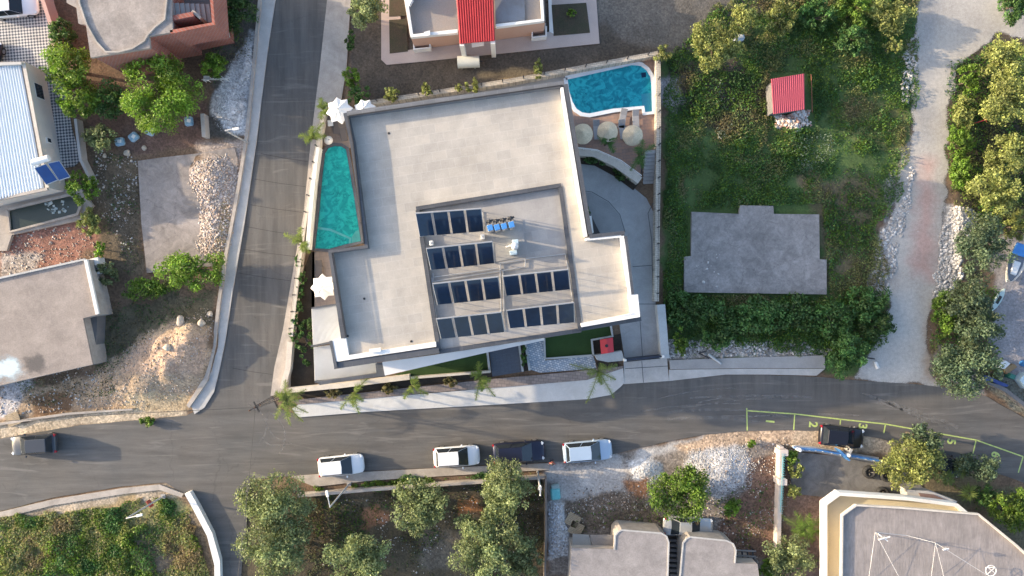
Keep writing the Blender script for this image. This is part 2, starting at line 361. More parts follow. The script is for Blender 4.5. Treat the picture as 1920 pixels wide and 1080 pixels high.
# pale scuffs and dust swept over the bend
wv=n.nodes.new('ShaderNodeTexNoise'); wv.inputs['Scale'].default_value=.9; wv.inputs['Distortion'].default_value=2.5; wv.inputs['Detail'].default_value=7
n.links.new(mp.outputs[0],wv.inputs['Vector'])
vo=n.nodes.new('ShaderNodeTexVoronoi'); vo.feature='DISTANCE_TO_EDGE'; vo.inputs['Scale'].default_value=.13
vm=n.nodes.new('ShaderNodeVectorMath'); vm.operation='MULTIPLY_ADD'; vm.inputs[1].default_value=(1.6,1.6,0); n.links.new(_noise(n,ov,.8,6).outputs['Color'],vm.inputs[0]); n.links.new(ov,vm.inputs[2]); n.links.new(vm.outputs[0],vo.inputs['Vector'])
c=_mul(n,c,_ramp(n,vo.outputs['Distance'],.0008,.004,(.82,.82,.82),(1,1,1)))
oi=_noise(n,ov,1.3,2); c=_mul(n,c,_ramp(n,oi.outputs[0],.70,.78,(1,1,1),(.72,.72,.72)))
sc=_ramp(n,wv.outputs[0],.58,.74); mc=n.nodes.new('ShaderNodeMix'); mc.data_type='RGBA'
n.links.new(_math(n,'MULTIPLY',sc,.35),mc.inputs[0]); n.links.new(c,mc.inputs[6]); mc.inputs[7].default_value=(.27,.25,.23,1)
n.links.new(mc.outputs[2],p.inputs['Base Color']); p.inputs['Roughness'].default_value=.85
b=MB(); b.sheet(jitter(WP(ROAD),.03,.9,3),.02); road=b.build('road',asph); tag(road,kind='structure')
tm,n,p=nmat('track_gravel'); at=n.nodes.new('ShaderNodeAttribute'); at.attribute_name='Col'; aa=n.nodes.new('ShaderNodeAttribute'); aa.attribute_name='Edge'; tc=n.nodes.new('ShaderNodeTexCoord')
f1=_noise(n,tc.outputs['Object'],3,6,.7); f2=_noise(n,tc.outputs['Object'],14,3,.8)
c=_mul(n,at.outputs['Color'],_mapr(n,f1.outputs[0],.82,1.15)); c=_mul(n,c,_mapr(n,f2.outputs[0],.82,1.18)); n.links.new(c,p.inputs['Base Color']); p.inputs['Roughness'].default_value=1
n.links.new(_ramp(n,_math(n,'ADD',aa.outputs['Fac'],_math(n,'MULTIPLY',_math(n,'SUBTRACT',f2.outputs[0],.5),1.2)),.4,.6),p.inputs['Alpha'])
bp=n.nodes.new('ShaderNodeBump'); bp.inputs['Strength'].default_value=.4; bp.inputs['Distance'].default_value=.05; n.links.new(f2.outputs[0],bp.inputs['Height']); n.links.new(bp.outputs[0],p.inputs['Normal'])
tp=np.array(WP(TRACK)); tx=np.arange(tp[:,0].min()-1,tp[:,0].max()+1,.25); ty=np.arange(tp[:,1].min()-1,tp[:,1].max()+1,.25); TX,TY=np.meshgrid(tx,ty)
ts=sdist(TX,TY,WP(TRACK))+(vnoise(TX,TY,1.4,61,4)-.5)*1.3; tcv=np.zeros(TX.shape+(3,))+np.array((.40,.37,.335))
def tp_(poly,c,bl):
    a_=np.clip((sdist(TX,TY,WP(poly))+(vnoise(TX,TY,1.6,77,3)-.5)*2)/bl+.5,0,1)[...,None]; return tcv*(1-a_)+np.array(c)*a_
tcv=tp_([(1728,300),(1752,300),(1755,420),(1745,520),(1712,520),(1715,400)],(.42,.29,.25),1.4)
tcv=tp_([(1660,560),(1720,520),(1735,700),(1610,705)],(.46,.44,.41),1.6)
tcv=tp_([(1742,560),(1760,560),(1762,720),(1738,715)],(.36,.29,.23),.8)
tcv=tp_([(1725,-50),(1755,-50),(1745,260),(1722,260)],(.33,.315,.30),1.2)
tcv*=(.8+.4*vnoise(TX,TY,2.2,62,4))[...,None]
cl_=(ts>-.8); ix=np.arange(TX.size).reshape(TX.shape); kq=cl_[:-1,:-1]&cl_[1:,1:]&cl_[1:,:-1]&cl_[:-1,1:]
Fk=np.stack([ix[:-1,:-1],ix[:-1,1:],ix[1:,1:],ix[1:,:-1]],-1)[kq]
us,inv=np.unique(Fk,return_inverse=True); tv=np.stack([TX.ravel()[us],TY.ravel()[us],np.full(len(us),.015)],-1)
track=rawmesh('gravel_track',tv,inv.reshape(-1,4),tm,tcv.reshape(-1,3)[us]); tag(track,kind='structure')
ea=track.data.attributes.new('Edge','FLOAT','POINT'); ea.data.foreach_set('value',np.clip(ts.ravel()[us]/.8+.5,0,1).astype(np.float32))
cable_sh=mat('cable_shadow_dark',(.035,.033,.032),None,.9)  # thin cable shadows across the street, laid as dark strips on the asphalt
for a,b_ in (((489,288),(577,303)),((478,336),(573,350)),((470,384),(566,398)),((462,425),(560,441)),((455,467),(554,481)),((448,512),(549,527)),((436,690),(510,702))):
    b=MB(); b.strip(WP([a,((a[0]+b_[0])/2,(a[1]+b_[1])/2+1),b_]),.035,.021,.0235); b.build('cable_shadow_strip',cable_sh,road)
# road paint
lime=mat('lime_paint',(.50,.60,.16),(.34,.42,.14),.7,3,.2,0)
lines=[[(1400,770),(1490,776),(1576,786),(1660,795),(1750,811),(1830,825),(1918,856)],[(1400,765),(1401,807)],[(1490,776),(1488,806)],[(1576,786),(1575,796)],[(1660,795),(1657,812)],[(1745,811),(1742,828)],[(1830,825),(1824,850)],[(1918,856),(1909,886)]]
for ln in lines:
    b=MB(); b.strip(WP(ln),.11,.022,.026); b.build('bay_line',lime,road)
for ch,px,py in (('1',1443,790),('2',1524,796),('3',1617,799),('5',1783,828),('6',1866,852)):
    cu=D.curves.new('bay_number','FONT'); cu.body=ch; cu.size=1.1; cu.align_x='CENTER'; cu.align_y='CENTER'; cu.offset=.03
    to=D.objects.new('t',cu); COL.objects.link(to); bpy.context.view_layer.update()
    me=D.meshes.new_from_object(to.evaluated_get(bpy.context.evaluated_depsgraph_get())); D.objects.remove(to)
    me.materials.clear(); me.materials.append(lime)
    o=D.objects.new('bay_number',me); COL.objects.link(o); o.parent=road; q=W(px,py); o.location=(q.x,q.y,.026); o.rotation_euler[2]=R(-90-6)
scm,n,p=nmat('scuff'); p.inputs['Base Color'].default_value=(.26,.25,.24,1); p.inputs['Roughness'].default_value=.9
tc=n.nodes.new('ShaderNodeTexCoord'); ns=_noise(n,tc.outputs['Object'],1.6,5,.7); n.links.new(_ramp(n,ns.outputs[0],.42,.72,(0,0,0),(.5,.5,.5)),p.inputs['Alpha'])
rs=random.Random(4)
for i in range(15):
    x0=rs.uniform(1180,1420) if i<9 else rs.uniform(1600,1750); y0=rs.uniform(742,790) if i<9 else rs.uniform(735,760); L=rs.uniform(80,240); k=rs.uniform(-.30,-.05) if i<9 else rs.uniform(.15,.35)
    pts=[]
    for j in range(9):
        t=j/8; pts.append((x0+L*t,y0+L*k*t+(18*t*t if i<9 else 20*t*t)))
    b=MB(); b.strip(WP(pts),rs.uniform(.10,.28),.0205,.0207+.0001*i); b.build('tyre_scuff',scm,road)
for (x0,y0,rr,a0,a1) in ((520,815,30,60,170),(560,790,60,100,200),(430,800,70,-60,40),(440,820,95,-50,30)):
    b=MB(); b.strip(WP([(x0+rr*math.cos(R(a0+(a1-a0)*j/12)),y0+rr*.7*math.sin(R(a0+(a1-a0)*j/12))) for j in range(13)]),.16,.0205,.0225); b.build('tyre_scuff',scm,road)
# ------------------------------------------------------------ pavements & kerbs (structure)
conc=mat('concrete',(.36,.35,.335),(.28,.27,.26),.9,.5,.1,.2)
conc_l=mat('concrete_light',(.48,.465,.44),(.40,.385,.365),.9,.6,.1,.2,stain=.12)
conc_w=mat('concrete_warm',(.44,.39,.34),(.36,.32,.28),.9,.5,.12,.2,stain=.2)
conc_d=mat('concrete_dark',(.18,.17,.165),(.125,.12,.118),.95,.4,.15,.3)
white=mat('white_plaster',(.76,.75,.72),(.68,.66,.63),.8,.4,.05,.05)
def struct(name,pts,z0,z1,m,zp=0,bevel=0):
    return tag(P(name,pts,z0,z1,m,zp=zp,bevel=bevel),kind='structure')
struct('kerb',[(489,-80),(488,0),(478,110),(464,250),(445,370),(424,480),(411,570),(402,650),(388,715),(358,757),(366,776),(384,764),(402,735),(413,690),(423,640),(438,540),(459,420),(481,270),(502,100),(517,0),(518,-80)],0,.14,conc_l)
tag(P('retaining_wall',[(485,-80),(484,0),(474,110),(460,250),(441,370),(420,480),(407,570),(399,640),(384,705),(350,760),(355,765),(390,714),(405,648),(413,570),(426,480),(447,370),(466,250),(480,110),(490,0),(491,-80)],0,.35,conc_w,zp=.3),'long low concrete wall along the west side of the sloping street','wall')
struct('pavement',[(614,-80),(614,0),(600,130),(585,250),(570,400),(555,480),(531,620),(515,690),(508,742),(520,740),(545,735),(547,640),(572,480),(590,350),(606,225),(640,190),(650,130),(658,0),(660,-80)],0,.13,conc_w)
struct('pavement',[(548,766),(560,782),(700,771),(950,757),(1100,748),(1145,740),(1162,726),(1170,718),(1168,690),(1100,712),(960,724),(700,746),(560,758)],0,.14,mat('pavement_white',(.56,.555,.54),(.49,.485,.47),.9,.4,.08,.2,stain=.1))
struct('pavement',[(1255,675),(1400,670),(1545,666),(1546,690),(1400,690),(1256,692)],0,.16,conc)
struct('pavement',[(1254,693),(1400,691),(1546,691),(1530,704),(1440,702),(1360,702),(1254,714)],0,.13,conc_l)
struct('pavement',[(590,889),(830,877),(1000,869),(1030,868),(1030,880),(1000,882),(960,884),(700,900),(590,912),(545,893)],0,.13,conc_w)
apr=struct('driveway_apron',[(1169,675),(1250,671),(1254,714),(1170,720)],0,.10,conc_l)
struct('kerb',[(-80,978),(0,960),(100,936),(230,915),(300,908),(345,925),(341,932),(300,918),(230,926),(100,947),(0,972),(-80,990)],0,.12,conc_w)
struct('kerb',[(-80,803),(0,792),(130,773),(250,765),(252,768),(130,777),(0,797),(-80,808)],0,.3,conc_w)
tag(P('low_wall',[(346,926),(356,922),(372,950),(398,1000),(412,1050),(414,1120),(402,1120),(402,1060),(388,1005),(362,955)],0,.6,white),'white rubble edged low wall beside the lane at the bottom left','wall')
# ------------------------------------------------------------ villa
stone_c=tile('stone_cream',(.50,.44,.36),(.40,.35,.29),(.30,.27,.23),.35,.2,R(8),.02,.9,.2)
stone_p=tile('stone_mauve',(.20,.165,.15),(.27,.22,.20),(.16,.14,.13),.45,.3,R(6),.03,.9,.25)
paver=tile('roof_paver',(.445,.40,.34),(.39,.355,.31),(.465,.43,.38),1.15,.75,R(-9),.016,.55,.15)
darkst=tile('dark_stone',(.058,.062,.072),(.075,.08,.09),(.11,.11,.12),.9,.6,R(-9),.01,.5,.12)
blackm=mat('black_metal',(.02,.02,.022),(.03,.03,.032),.5,2,.05,0)
pave_r=tile('deck_tile',(.36,.22,.16),(.29,.20,.16),(.24,.18,.15),.6,.3,R(-8),.02,.8,.2)
ZT=9.0
vb=W(930,440); villa=empty('villa',(vb.x,vb.y,0),'large flat roofed white villa with pale paved roof terrace in the middle of the plot','house')
OUT=[(652,217),(1056,160),(1102,443),(1167,438),(1194,592),(1088,611),(1086,620),(823,658),(818,650),(632,678),(622,638),(648,632),(621,471),(689,462),(658,262)]
b=MB(); b.prism(WP(OUT,ZT),0,ZT-.5); b.build('wall',white,villa)
TERR=[(652,217),(1056,160),(1102,443),(1167,438),(1194,592),(1088,611),(1052,346),(780,390),(818,650),(632,678),(622,638),(648,632),(621,471),(689,462),(658,262)]
b=MB(); b.prism(WP(TERR,ZT),ZT-.497,ZT); b.build('roof_terrace',paver,villa)
WELL=[(780,390),(1052,346),(1086,620),(823,658)]
b=MB(); b.prism(WP(WELL,ZT),ZT-.497,ZT-.38); b.build('roof_well',tile('well_paver',(.37,.35,.33),(.31,.295,.28),(.38,.36,.34),1.2,.85,R(-9),.012,.6,.12),villa)
def strip(name,ln,wd,z0,z1,m,par=None,zp=None):
    b=MB(); b.strip(WP(ln,z1 if zp is None else zp),wd,z0,z1); return b.build(name,m,par)
coping=tile('coping_stone',(.15,.155,.165),(.12,.125,.135),(.2,.2,.21),1.0,.6,R(-9),.012,.55,.12)
strip('coping',[(652,215),(1057,158)],.42,ZT,ZT+.68,coping,villa,ZT+.4)
strip('coping',[(649,213),(662,270),(688,463),(620,472),(645,634)],.36,ZT,ZT+.675,darkst,villa,ZT+.4)
strip('rail',[(656,219),(1054,162)],.10,ZT+.675,ZT+.75,blackm,villa,ZT+.4)
strip('rail',[(654,219),(664,270),(684,458)],.08,ZT+.672,ZT+.75,blackm,villa,ZT+.4)
strip('rail',[(626,474),(651,632)],.08,ZT+.672,ZT+.75,blackm,villa,ZT+.4)
strip('parapet',[(1053,166),(1098,444)],.22,ZT,ZT+.75,white,villa,ZT+.4)
strip('coping',[(1060,160),(1106,440)],.34,ZT-.1,ZT+.78,darkst,villa,ZT+.4)
strip('coping',[(1104,444),(1170,437)],.30,ZT-.1,ZT+.77,darkst,villa,ZT+.4)
strip('parapet',[(1098,449),(1164,443)],.2,ZT,ZT+.72,white,villa,ZT+.4)
strip('parapet',[(1165,443),(1183,552)],.30,ZT,ZT+.74,white,villa,ZT+.4)
P('parapet',[(1178,552),(1195,552),(1199,594),(1090,613),(1089,606),(1183,588)],ZT,ZT+.70,white,villa,zp=ZT+.4)
strip('coping',[(1172,443),(1185,552)],.22,ZT-.1,ZT+.76,darkst,villa,ZT+.4)
strip('coping',[(1090,616),(1202,597)],.4,ZT-.7,ZT-.3,darkst,villa)
P('parapet',[(622,638),(648,631),(654,666),(817,641),(818,650),(631,678)],ZT,ZT+.30,white,villa,zp=ZT+.3)
P('parapet',[(692,655),(713,652),(714,659),(693,662)],ZT+.301,ZT+.5,white,villa,zp=ZT+.5)
P('coping',[(627,680),(822,651),(824,662),(627,692)],ZT-.5,ZT+.18,darkst,villa,zp=ZT+.1)
strip('coping',[(621,639),(630,688)],.24,ZT-.4,ZT+.33,darkst,villa,ZT+.2)
for ln,wd in (([(780,391),(1052,347)],.32),([(1051,350),(1088,618)],.34),([(783,394),(822,655)],.34)):
    strip('coping',ln,wd,ZT-.3,ZT+.05,darkst,villa,ZT+.05)
strip('coping',[(822,660),(1090,619)],.34,ZT-.6,ZT-.2,darkst,villa,ZT-.2)
P('canopy',[(717,679),(825,664),(1020,634),(1020,638),(912,661),(722,704)],6.3,6.6,mat('canopy_white',(.72,.71,.70),(.66,.65,.64),.6,.6,.04,0),villa,zp=6.5)
P('balcony_slab',[(704,682),(718,680),(722,704),(600,722),(592,716),(706,700)],5.6,6.2,darkst,villa,zp=6.2)
def ribbed(name,q,zs,nr,amp,m,parent=None,th=.05,zps=None):
    # q: 4 px corners a,b,c,d ; ribs run a->d , repeated from a to b
    a,b_,c_,d_=[W(x,y,z) for (x,y),z in zip(q,zs)]
    mb=MB(); prof=[(0,0),(.25,1),(.55,1),(.8,0)]
    us=[]; 
    for i in range(nr):
        for u,h in prof: us.append(((i+u)/nr,h*amp))
    us.append((1,0)); vs=[]
    for t0 in (0,1):
        for u,h in us:
            pA=a.lerp(b_,u); pD=d_.lerp(c_,u); v=pA if t0==0 else pD
            vs.append((v.x,v.y,v.z+h))
    for t0 in (0,1):
        for u,h in us:
            pA=a.lerp(b_,u); pD=d_.lerp(c_,u); v=pA if t0==0 else pD
            vs.append((v.x,v.y,v.z-th))
    k=len(us); fs=[(i,i+1,k+i+1,k+i) for i in range(k-1)]+[(2*k+i,3*k+i,3*k+i+1,2*k+i+1) for i in range(k-1)]
    fs+=[(i,2*k+i,2*k+i+1,i+1) for i in range(k-1)]+[(k+i,k+i+1,3*k+i+1,3*k+i) for i in range(k-1)]+[(0,k,3*k,2*k),(k-1,3*k-1,4*k-1,2*k-1)]
    mb.add(vs,fs); return mb.build(name,m,parent)
louv=mat('louvre_aluminium',(.58,.585,.58),(.52,.525,.52),.45,.8,.04,0)
ribbed('pergola_roof',[(584,579),(634,571),(648,634),(587,647)],[5.6]*4,26,.04,louv,villa,.12)
ribbed('pergola_roof',[(588,651),(706,636),(706,700),(590,714)],[5.3]*4,60,.04,louv,villa,.12)
strip('pergola_beam',[(583,649),(648,638)],.14,5.4,5.72,darkst,villa); strip('pergola_beam',[(584,578),(634,570)],.14,5.4,5.74,darkst,villa)
strip('pergola_beam',[(590,716),(722,704)],.2,5.1,5.5,darkst,villa)
for x,y in ((585,580),(588,649),(591,713)):
    b=MB(); q=W(x,y,5.3); b.box((q.x+.15,q.y,2.65),(.18,.18,5.3)); b.build('pergola_post',darkst,villa)
# windows / doors on villa facades (seen from other positions)
glassd=mat('dark_glass',(.03,.04,.05),(.02,.03,.04),.08,1,.02,0)
def facade(a,b,z=ZT,n=4,floors=((.4,2.3),(3.5,2.0),(6.2,1.9)),par=None):
    A=Vector(W(*a,z)[:2]); B=Vector(W(*b,z)[:2]); d=(B-A); L=d.length; d.normalize(); rz=math.atan2(d.y,d.x)
    for zb,hh in floors:
        for i in range(n):
            c=A+d*(L*(i+.5)/n); fr=MB(); fr.box((c.x,c.y,zb+hh/2),(L/n*.62,.12,hh),rz); f=fr.build('window',blackm,par)
            g=MB(); g.box((c.x,c.y,zb+hh/2),(L/n*.62-.14,.15,hh-.14),rz); g.build('pane',glassd,f)
facade((700,210),(1040,162),n=5,par=villa); facade((1060,180),(1098,420),n=3,par=villa); facade((660,280),(686,450),n=2,par=villa)
facade((840,655),(1080,620),n=4,par=villa); facade((623,490),(644,620),n=2,floors=((.4,2.3),(6.2,1.9)),par=villa)
# drains
for x,y in ((700,206),(729,250),(683,560),(1152,446),(852,478),(652,630),(771,640)):
    b=MB(); q=W(x,y,ZT); b.lathe((q.x,q.y,ZT+.002),[(.10,0),(.10,.02),(.05,.03)],10); b.build('roof_drain',blackm,villa)
# solar collectors
panelm=mat('solar_glass',(.012,.034,.075),(.006,.014,.030),.10,.4,.05,0)
alu=mat('aluminium',(.55,.55,.55),(.45,.45,.45),.4,2,.05,0,metal=.6)
def collector_row(top0,top1,bot1,bot0,label,z=ZT-.38):
    zh=z+2.35; zl=z+.85
    a,b_,c_,d_=W(*top0,zh),W(*top1,zh),W(*bot1,zl),W(*bot0,zl)
    q=(a+b_+c_+d_)/4; e=empty('solar_collector_row',(q.x,q.y,z),label,'solar panels','collector rows on the villa roof')
    b=MB()
    b.tube(a+Vector((0,0,.05)),b_+Vector((0,0,.05)),.06,n=6)
    for u in (0,.33,.66,1):
        t=a.lerp(b_,u); l=d_.lerp(c_,u)
        b.tube((t.x,t.y,z),(t.x,t.y,zh-.02),.03,n=5); b.tube((l.x,l.y,z),(l.x,l.y,zl-.02),.03,n=5); b.tube((t.x,t.y,z+.06),(l.x,l.y,z+.06),.03,n=5)
        b.tube(t-Vector((0,0,.07)),l-Vector((0,0,.07)),.035,n=5)
    b.tube(d_-Vector((0,0,.05)),c_-Vector((0,0,.05)),.035,n=6)
    b.build('rack',alu,e)
    for i in range(4):
        g=.017; u0=i/4+(g if i else .004); u1=(i+1)/4-(g if i<3 else .004)
        pts=[a.lerp(b_,u0),a.lerp(b_,u1),d_.lerp(c_,u1),d_.lerp(c_,u0)]
        nrm=(pts[1]-pts[0]).cross(pts[3]-pts[0]).normalized(); nrm=nrm if nrm.z>0 else -nrm
        mb=MB(); mb.add([p_-nrm*.05 for p_ in pts]+[p_+nrm*.04 for p_ in pts],[(0,1,2,3),(7,6,5,4),(0,4,5,1),(1,5,6,2),(2,6,7,3),(3,7,4,0)])
        f=mb.build('panel',alu,e)
        cc=sum(pts,Vector())/4; gp=[cc+(p_-cc)*.985 for p_ in pts]
        mb=MB(); mb.add([p_+nrm*.041 for p_ in gp]+[p_+nrm*.048 for p_ in gp],[(0,1,2,3),(7,6,5,4),(0,4,5,1),(1,5,6,2),(2,6,7,3),(3,7,4,0)]); mb.build('glass',panelm,f)
    return e
collector_row((779,400),(902,391),(907,433),(787,443),'northernmost solar collector row beside the blue boilers')
collector_row((799,466),(923,453),(927,493),(808,506),'second solar collector row from the north with a white box above its left end')
collector_row((811,532),(934,519),(939,559),(820,571),'western row of the third line of solar collectors')
collector_row((943,518),(1065,505),(1069,542),(949,554),'eastern row of the third line of solar collectors')
collector_row((818,598),(940,585),(946,622),(827,635),'southwestern row of solar collectors at the lower roof edge')
collector_row((950,582),(1076,567),(1077,604),(956,615),'southeastern row of solar collectors at the lower roof edge')
# rooftop equipment
blue=mat('blue_plastic',(.06,.26,.62),(.05,.2,.5),.5,2,.05,0)
sheetp=P('equipment_pad',[(907,425),(980,412),(986,480),(925,492)],ZT-.38,ZT-.33,conc,villa)
boil=None
for k,(x,y,lb) in enumerate(((919,427,'westernmost'),(932,426,'second from the left'),(945,424,'third from the left'),(959,421,'easternmost'))):
    q=W(x,y,ZT+1.2); e=empty('heat_pump',(q.x,q.y,ZT-.33),lb+' of four small blue topped boilers on the villa roof','boiler','blue boilers on the villa roof',R(8))
    b=MB(); b.box((q.x,q.y,ZT+.42),(.42,.55,1.5),R(8)); b.build('casing',alu,e,bevel=.03)
    b=MB(); b.box((q.x,q.y,ZT+1.2),(.44,.46,.06),R(8)); b.build('lid',blue,e,bevel=.02)
    b=MB(); b.tube((q.x,q.y+.5,ZT-.3),(q.x,q.y+.5,ZT+1.1),.09); b.tube((q.x-.25,q.y+.45,ZT+1.0),(q.x+.3,q.y+.6,ZT+1.1),.08); b.tube((q.x-.2,q.y+.65,ZT+.9),(q.x+.2,q.y+.4,ZT+1.2),.06); b.lathe((q.x+.02,q.y+.52,ZT+1.05),[(.15,0),(.16,.15),(.05,.2)],10); b.build('pump',blackm,e)
q=W(965,462,ZT+.5); e=empty('boiler_stack',(q.x,q.y,ZT-.33),'white and pale blue domed machine standing south of the blue boilers','machine')
b=MB(); b.lathe((q.x,q.y,ZT-.33),[(.28,0),(.3,1.3),(.2,1.6),(.05,1.7)],14); b.build('tank',white,e,smooth=False)
b=MB(); b.box((q.x+.05,q.y+.35,ZT+.4),(.5,.35,1.3),.1); b.box((q.x-.1,q.y-.5,ZT+.1),(.6,.35,.85),.1); b.build('casing',mat('pale_blue_metal',(.5,.62,.68),None,.5),e,bevel=.03)
b=MB(); b.tube((q.x-.3,q.y+.1,ZT+.1),(q.x-.7,q.y,ZT-.2),.06); b.build('pipe',white,e)
for x,y,lb in ((809,456,'white valve box at the left end of the second collector row'),(905,444,'white valve box right of the top collector row')):
    q=W(x,y,ZT); e=empty('valve_box',(q.x,q.y,ZT-.38),lb,'box','valve boxes on the villa roof')
    b=MB(); b.box((q.x,q.y,ZT-.1),(.3,.4,.55),.1); b.build('casing',white,e,bevel=.03)
    b=MB(); b.tube((q.x,q.y,ZT+.15),(q.x,q.y,ZT+.3),.08); b.build('cap',alu,e)
def pipes(name,lns,r,m,label,cat,z):
    e=empty(name,(*W(*lns[0][0],z)[:2],z-.05),label,cat)
    for ln in lns:
        b=MB(); b.path([W(x,y,z) for x,y in ln],r,6); b.build('pipe_run',m,e)
pipes('roof_pipes',[[(812,512),(812,528),(938,508),(938,492)],[(936,494),(985,486),(985,500),(940,508)],[(986,485),(1060,476),(1067,505)],[(938,508),(940,590)],[(943,508),(945,585)],[(809,520),(818,600)],[(812,520),(935,503)],[(1061,478),(1075,570)],[(787,443),(800,466)],[(1068,505),(1078,567)]],.05,alu,'thin silver pipes running between the solar collector rows','pipes',ZT-.25)
# ------------------------------------------------------------ villa grounds
struct('driveway',[(1080,300),(1110,306),(1150,322),(1188,352),(1212,372),(1226,400),(1229,570),(1239,668),(1171,674),(1160,600),(1090,470),(1080,400)],0,.06,mat('driveway_concrete',(.36,.36,.355),(.30,.30,.295),.8,.4,.1,.15,stain=.12),zp=0)
struct('driveway_circle',[(1080,358),(1110,362),(1140,380),(1160,402),(1170,430),(1173,470),(1100,470),(1085,400)],.061,.066,mat('circle_concrete',(.27,.275,.275),(.22,.225,.225),.8,.8,.12,.15))
joint=mat('joint_dark',(.10,.11,.12),None,.9)
for ln in ([(1186,500),(1229,497)],[(1190,570),(1230,570)],[(1200,600),(1205,672)],[(1080,356),(1110,360),(1141,378),(1162,402),(1172,435)],[(1225,380),(1215,400),(1222,450),(1224,560)]):
    strip('paving_joint',ln,.06,.067,.071,joint).__setitem__('kind','structure')
for ln in ([(1203,677),(1206,717)],[(1172,691),(1252,686)]): strip('paving_joint',ln,.06,.101,.105,joint,zp=0).__setitem__('kind','structure')
struct('pool_deck',[(1058,205),(1062,140),(1228,108),(1228,290),(1205,288),(1200,330),(1165,305),(1120,283),(1075,278)],0,.05,pave_r)
struct('side_terrace',[(604,215),(655,195),(665,275),(650,280),(600,272)],0,.05,tile('terrace_tile',(.27,.21,.17),(.21,.17,.15),(.19,.15,.13),.6,.6,R(-8),.02,.8,.2))
struct('side_terrace',[(586,472),(630,470),(645,560),(640,580),(584,580)],0,.05,MATS['terrace_tile'])
struct('north_path',[(655,205),(960,158),(1062,140),(1062,170),(960,190),(660,240)],0,.04,conc)
struct('garden_path',[(985,643),(1022,638),(1022,676),(1112,667),(1120,690),(1080,694),(1012,699),(992,692)],0,.05,tile('path_stone',(.24,.30,.37),(.58,.58,.58),(.20,.24,.29),.26,.2,.3,.03,.9,.25))
struct('entrance_paving',[(917,650),(972,640),(978,697),(923,706)],0,.05,tile('slate_paving',(.075,.09,.125),(.10,.12,.15),(.05,.06,.08),.7,.07,R(-8),.02,.6,.15))
lawn=mat('lawn',(.022,.05,.012),(.03,.068,.016),1,.5,.35,.6,fine=25)
struct('lawn',[(1021,625),(1143,600),(1147,629),(1107,637),(1111,664),(1023,671)],0,.05,lawn)
struct('lawn',[(740,702),(912,655),(917,692),(770,708)],0,.05,lawn)
soilm=mat('planter_soil',(.028,.022,.016),(.05,.038,.028),1,1,.3,.5)
struct('planter_soil',[(975,642),(984,641),(992,694),(981,697)],0,.05,soilm)
struct('planter_soil',[(558,736),(770,712),(922,698),(924,707),(570,747)],0,.05,soilm)
struct('planter_soil',[(583,472),(590,472),(590,720),(545,728),(548,640),(572,500)],0,.05,soilm)
struct('planter_soil',[(1108,637),(1146,630),(1165,625),(1166,660),(1112,666)],0,.045,soilm)
struct('planter_soil',[(1120,677),(1159,672),(1160,687),(1121,689)],0,.2,soilm)
struct('planter_soil',[(1080,291),(1112,293),(1152,311),(1197,345),(1187,357),(1150,330),(1115,311),(1085,307)],.07,.12,soilm)
struct('stone_bank',[(548,750),(800,723),(925,710),(1060,698),(1115,692),(1168,686),(1168,690),(1100,712),(960,724),(800,736),(700,746),(560,758)],0,.22,stone_p)
cream=mat('cream_wall',(.60,.54,.46),(.48,.43,.37),.9,1.2,.15,.3)
def wall(name,ln,wd,h,m,label,cat='wall',posts=0,pm=None,group=None,zp=None):
    q=W(*ln[len(ln)//2],0); e=empty(name,(q.x,q.y,0),label,cat,group)
    strip('wall_body',ln,wd,0,h,m,e,zp=h*.5 if zp is None else zp)
    if posts:
        pts=[Vector(W(x,y,h*.5)[:2]) for x,y in ln]; L=sum((b_-a).length for a,b_ in zip(pts,pts[1:]))
        for i in range(posts):
            t=(i+.5)/posts*L
            for a,b_ in zip(pts,pts[1:]):
                s=(b_-a).length
                if t<=s: c=a.lerp(b_,t/s); break
                t-=s
            b=MB(); b.box((c.x,c.y,h+.35),(.08,.08,.7)); b.box((c.x,c.y,h+.69),(.12,.12,.04)); b.build('fence_post',blackm,e)
        for zz in (.3,.62):
            b=MB(); b.path([(v.x,v.y,h+zz) for v in pts],.012,4); b.build('fence_wire',blackm,e)
    return e
wall('boundary_wall',[(690,196),(960,154),(1105,127),(1232,103)],.42,1.1,stone_c,'cream stone wall with black posts along the north side of the villa','wall',14)
wall('boundary_wall',[(1232,106),(1233,250),(1231,400),(1229,565)],.42,1.1,stone_c,'long straight cream stone wall with black posts on the east side of the villa','wall',15)
wall('boundary_wall',[(611,200),(600,262),(586,345),(570,440),(560,520),(548,630)],.38,1.0,cream,'cream wall with black posts along the west side of the villa','wall',14)
wall('pool_wall',[(599,278),(590,345),(579,468)],.35,1.15,white,'bright white coping wall beside the narrow western pool')
wall('garden_wall',[(543,731),(640,722),(769,706)],.45,1.0,cream,'broad cream wall along the planter south of the white canopy')
wall('garden_wall',[(771,708),(920,696)],.2,.8,cream,'thin cream wall between the southern lawn and the planter')
wall('garden_wall',[(546,640),(542,690),(532,728)],.5,.8,cream,'cream wall at the southwest corner beside the street')
wall('garden_wall',[(1237,571),(1241,620),(1245,671)],.75,1.2,mat('pale_stone',(.42,.44,.44),(.36,.37,.37),.9,1,.12,.2),'wide pale wall east of the sliding gate')
for ln,lb in (([(1144,606),(1148,630),(1109,637),(1112,667)],'pale stepped stone edging around the lawn and red grill hut'),([(1020,634),(1022,672),(1112,666)],'pale stone edging along the south of the green lawn'),([(973,643),(980,696)],'pale edging west of the narrow reddish planter'),([(985,643),(993,694)],'pale edging east of the narrow reddish planter'),([(914,660),(918,694)],'pale edging beside the slate entrance')):
    tag(strip('garden_edging',ln,.2,0,.3,MATS['pale_stone'],zp=0),lb,'edging','garden edgings by the villa entrance')
tag(P('garden_wall',[(1116,666),(1166,658),(1171,676),(1140,679),(1120,675)],0,.9,MATS['pale_stone']),'pale L shaped wall block just south of the red grill hut','wall')
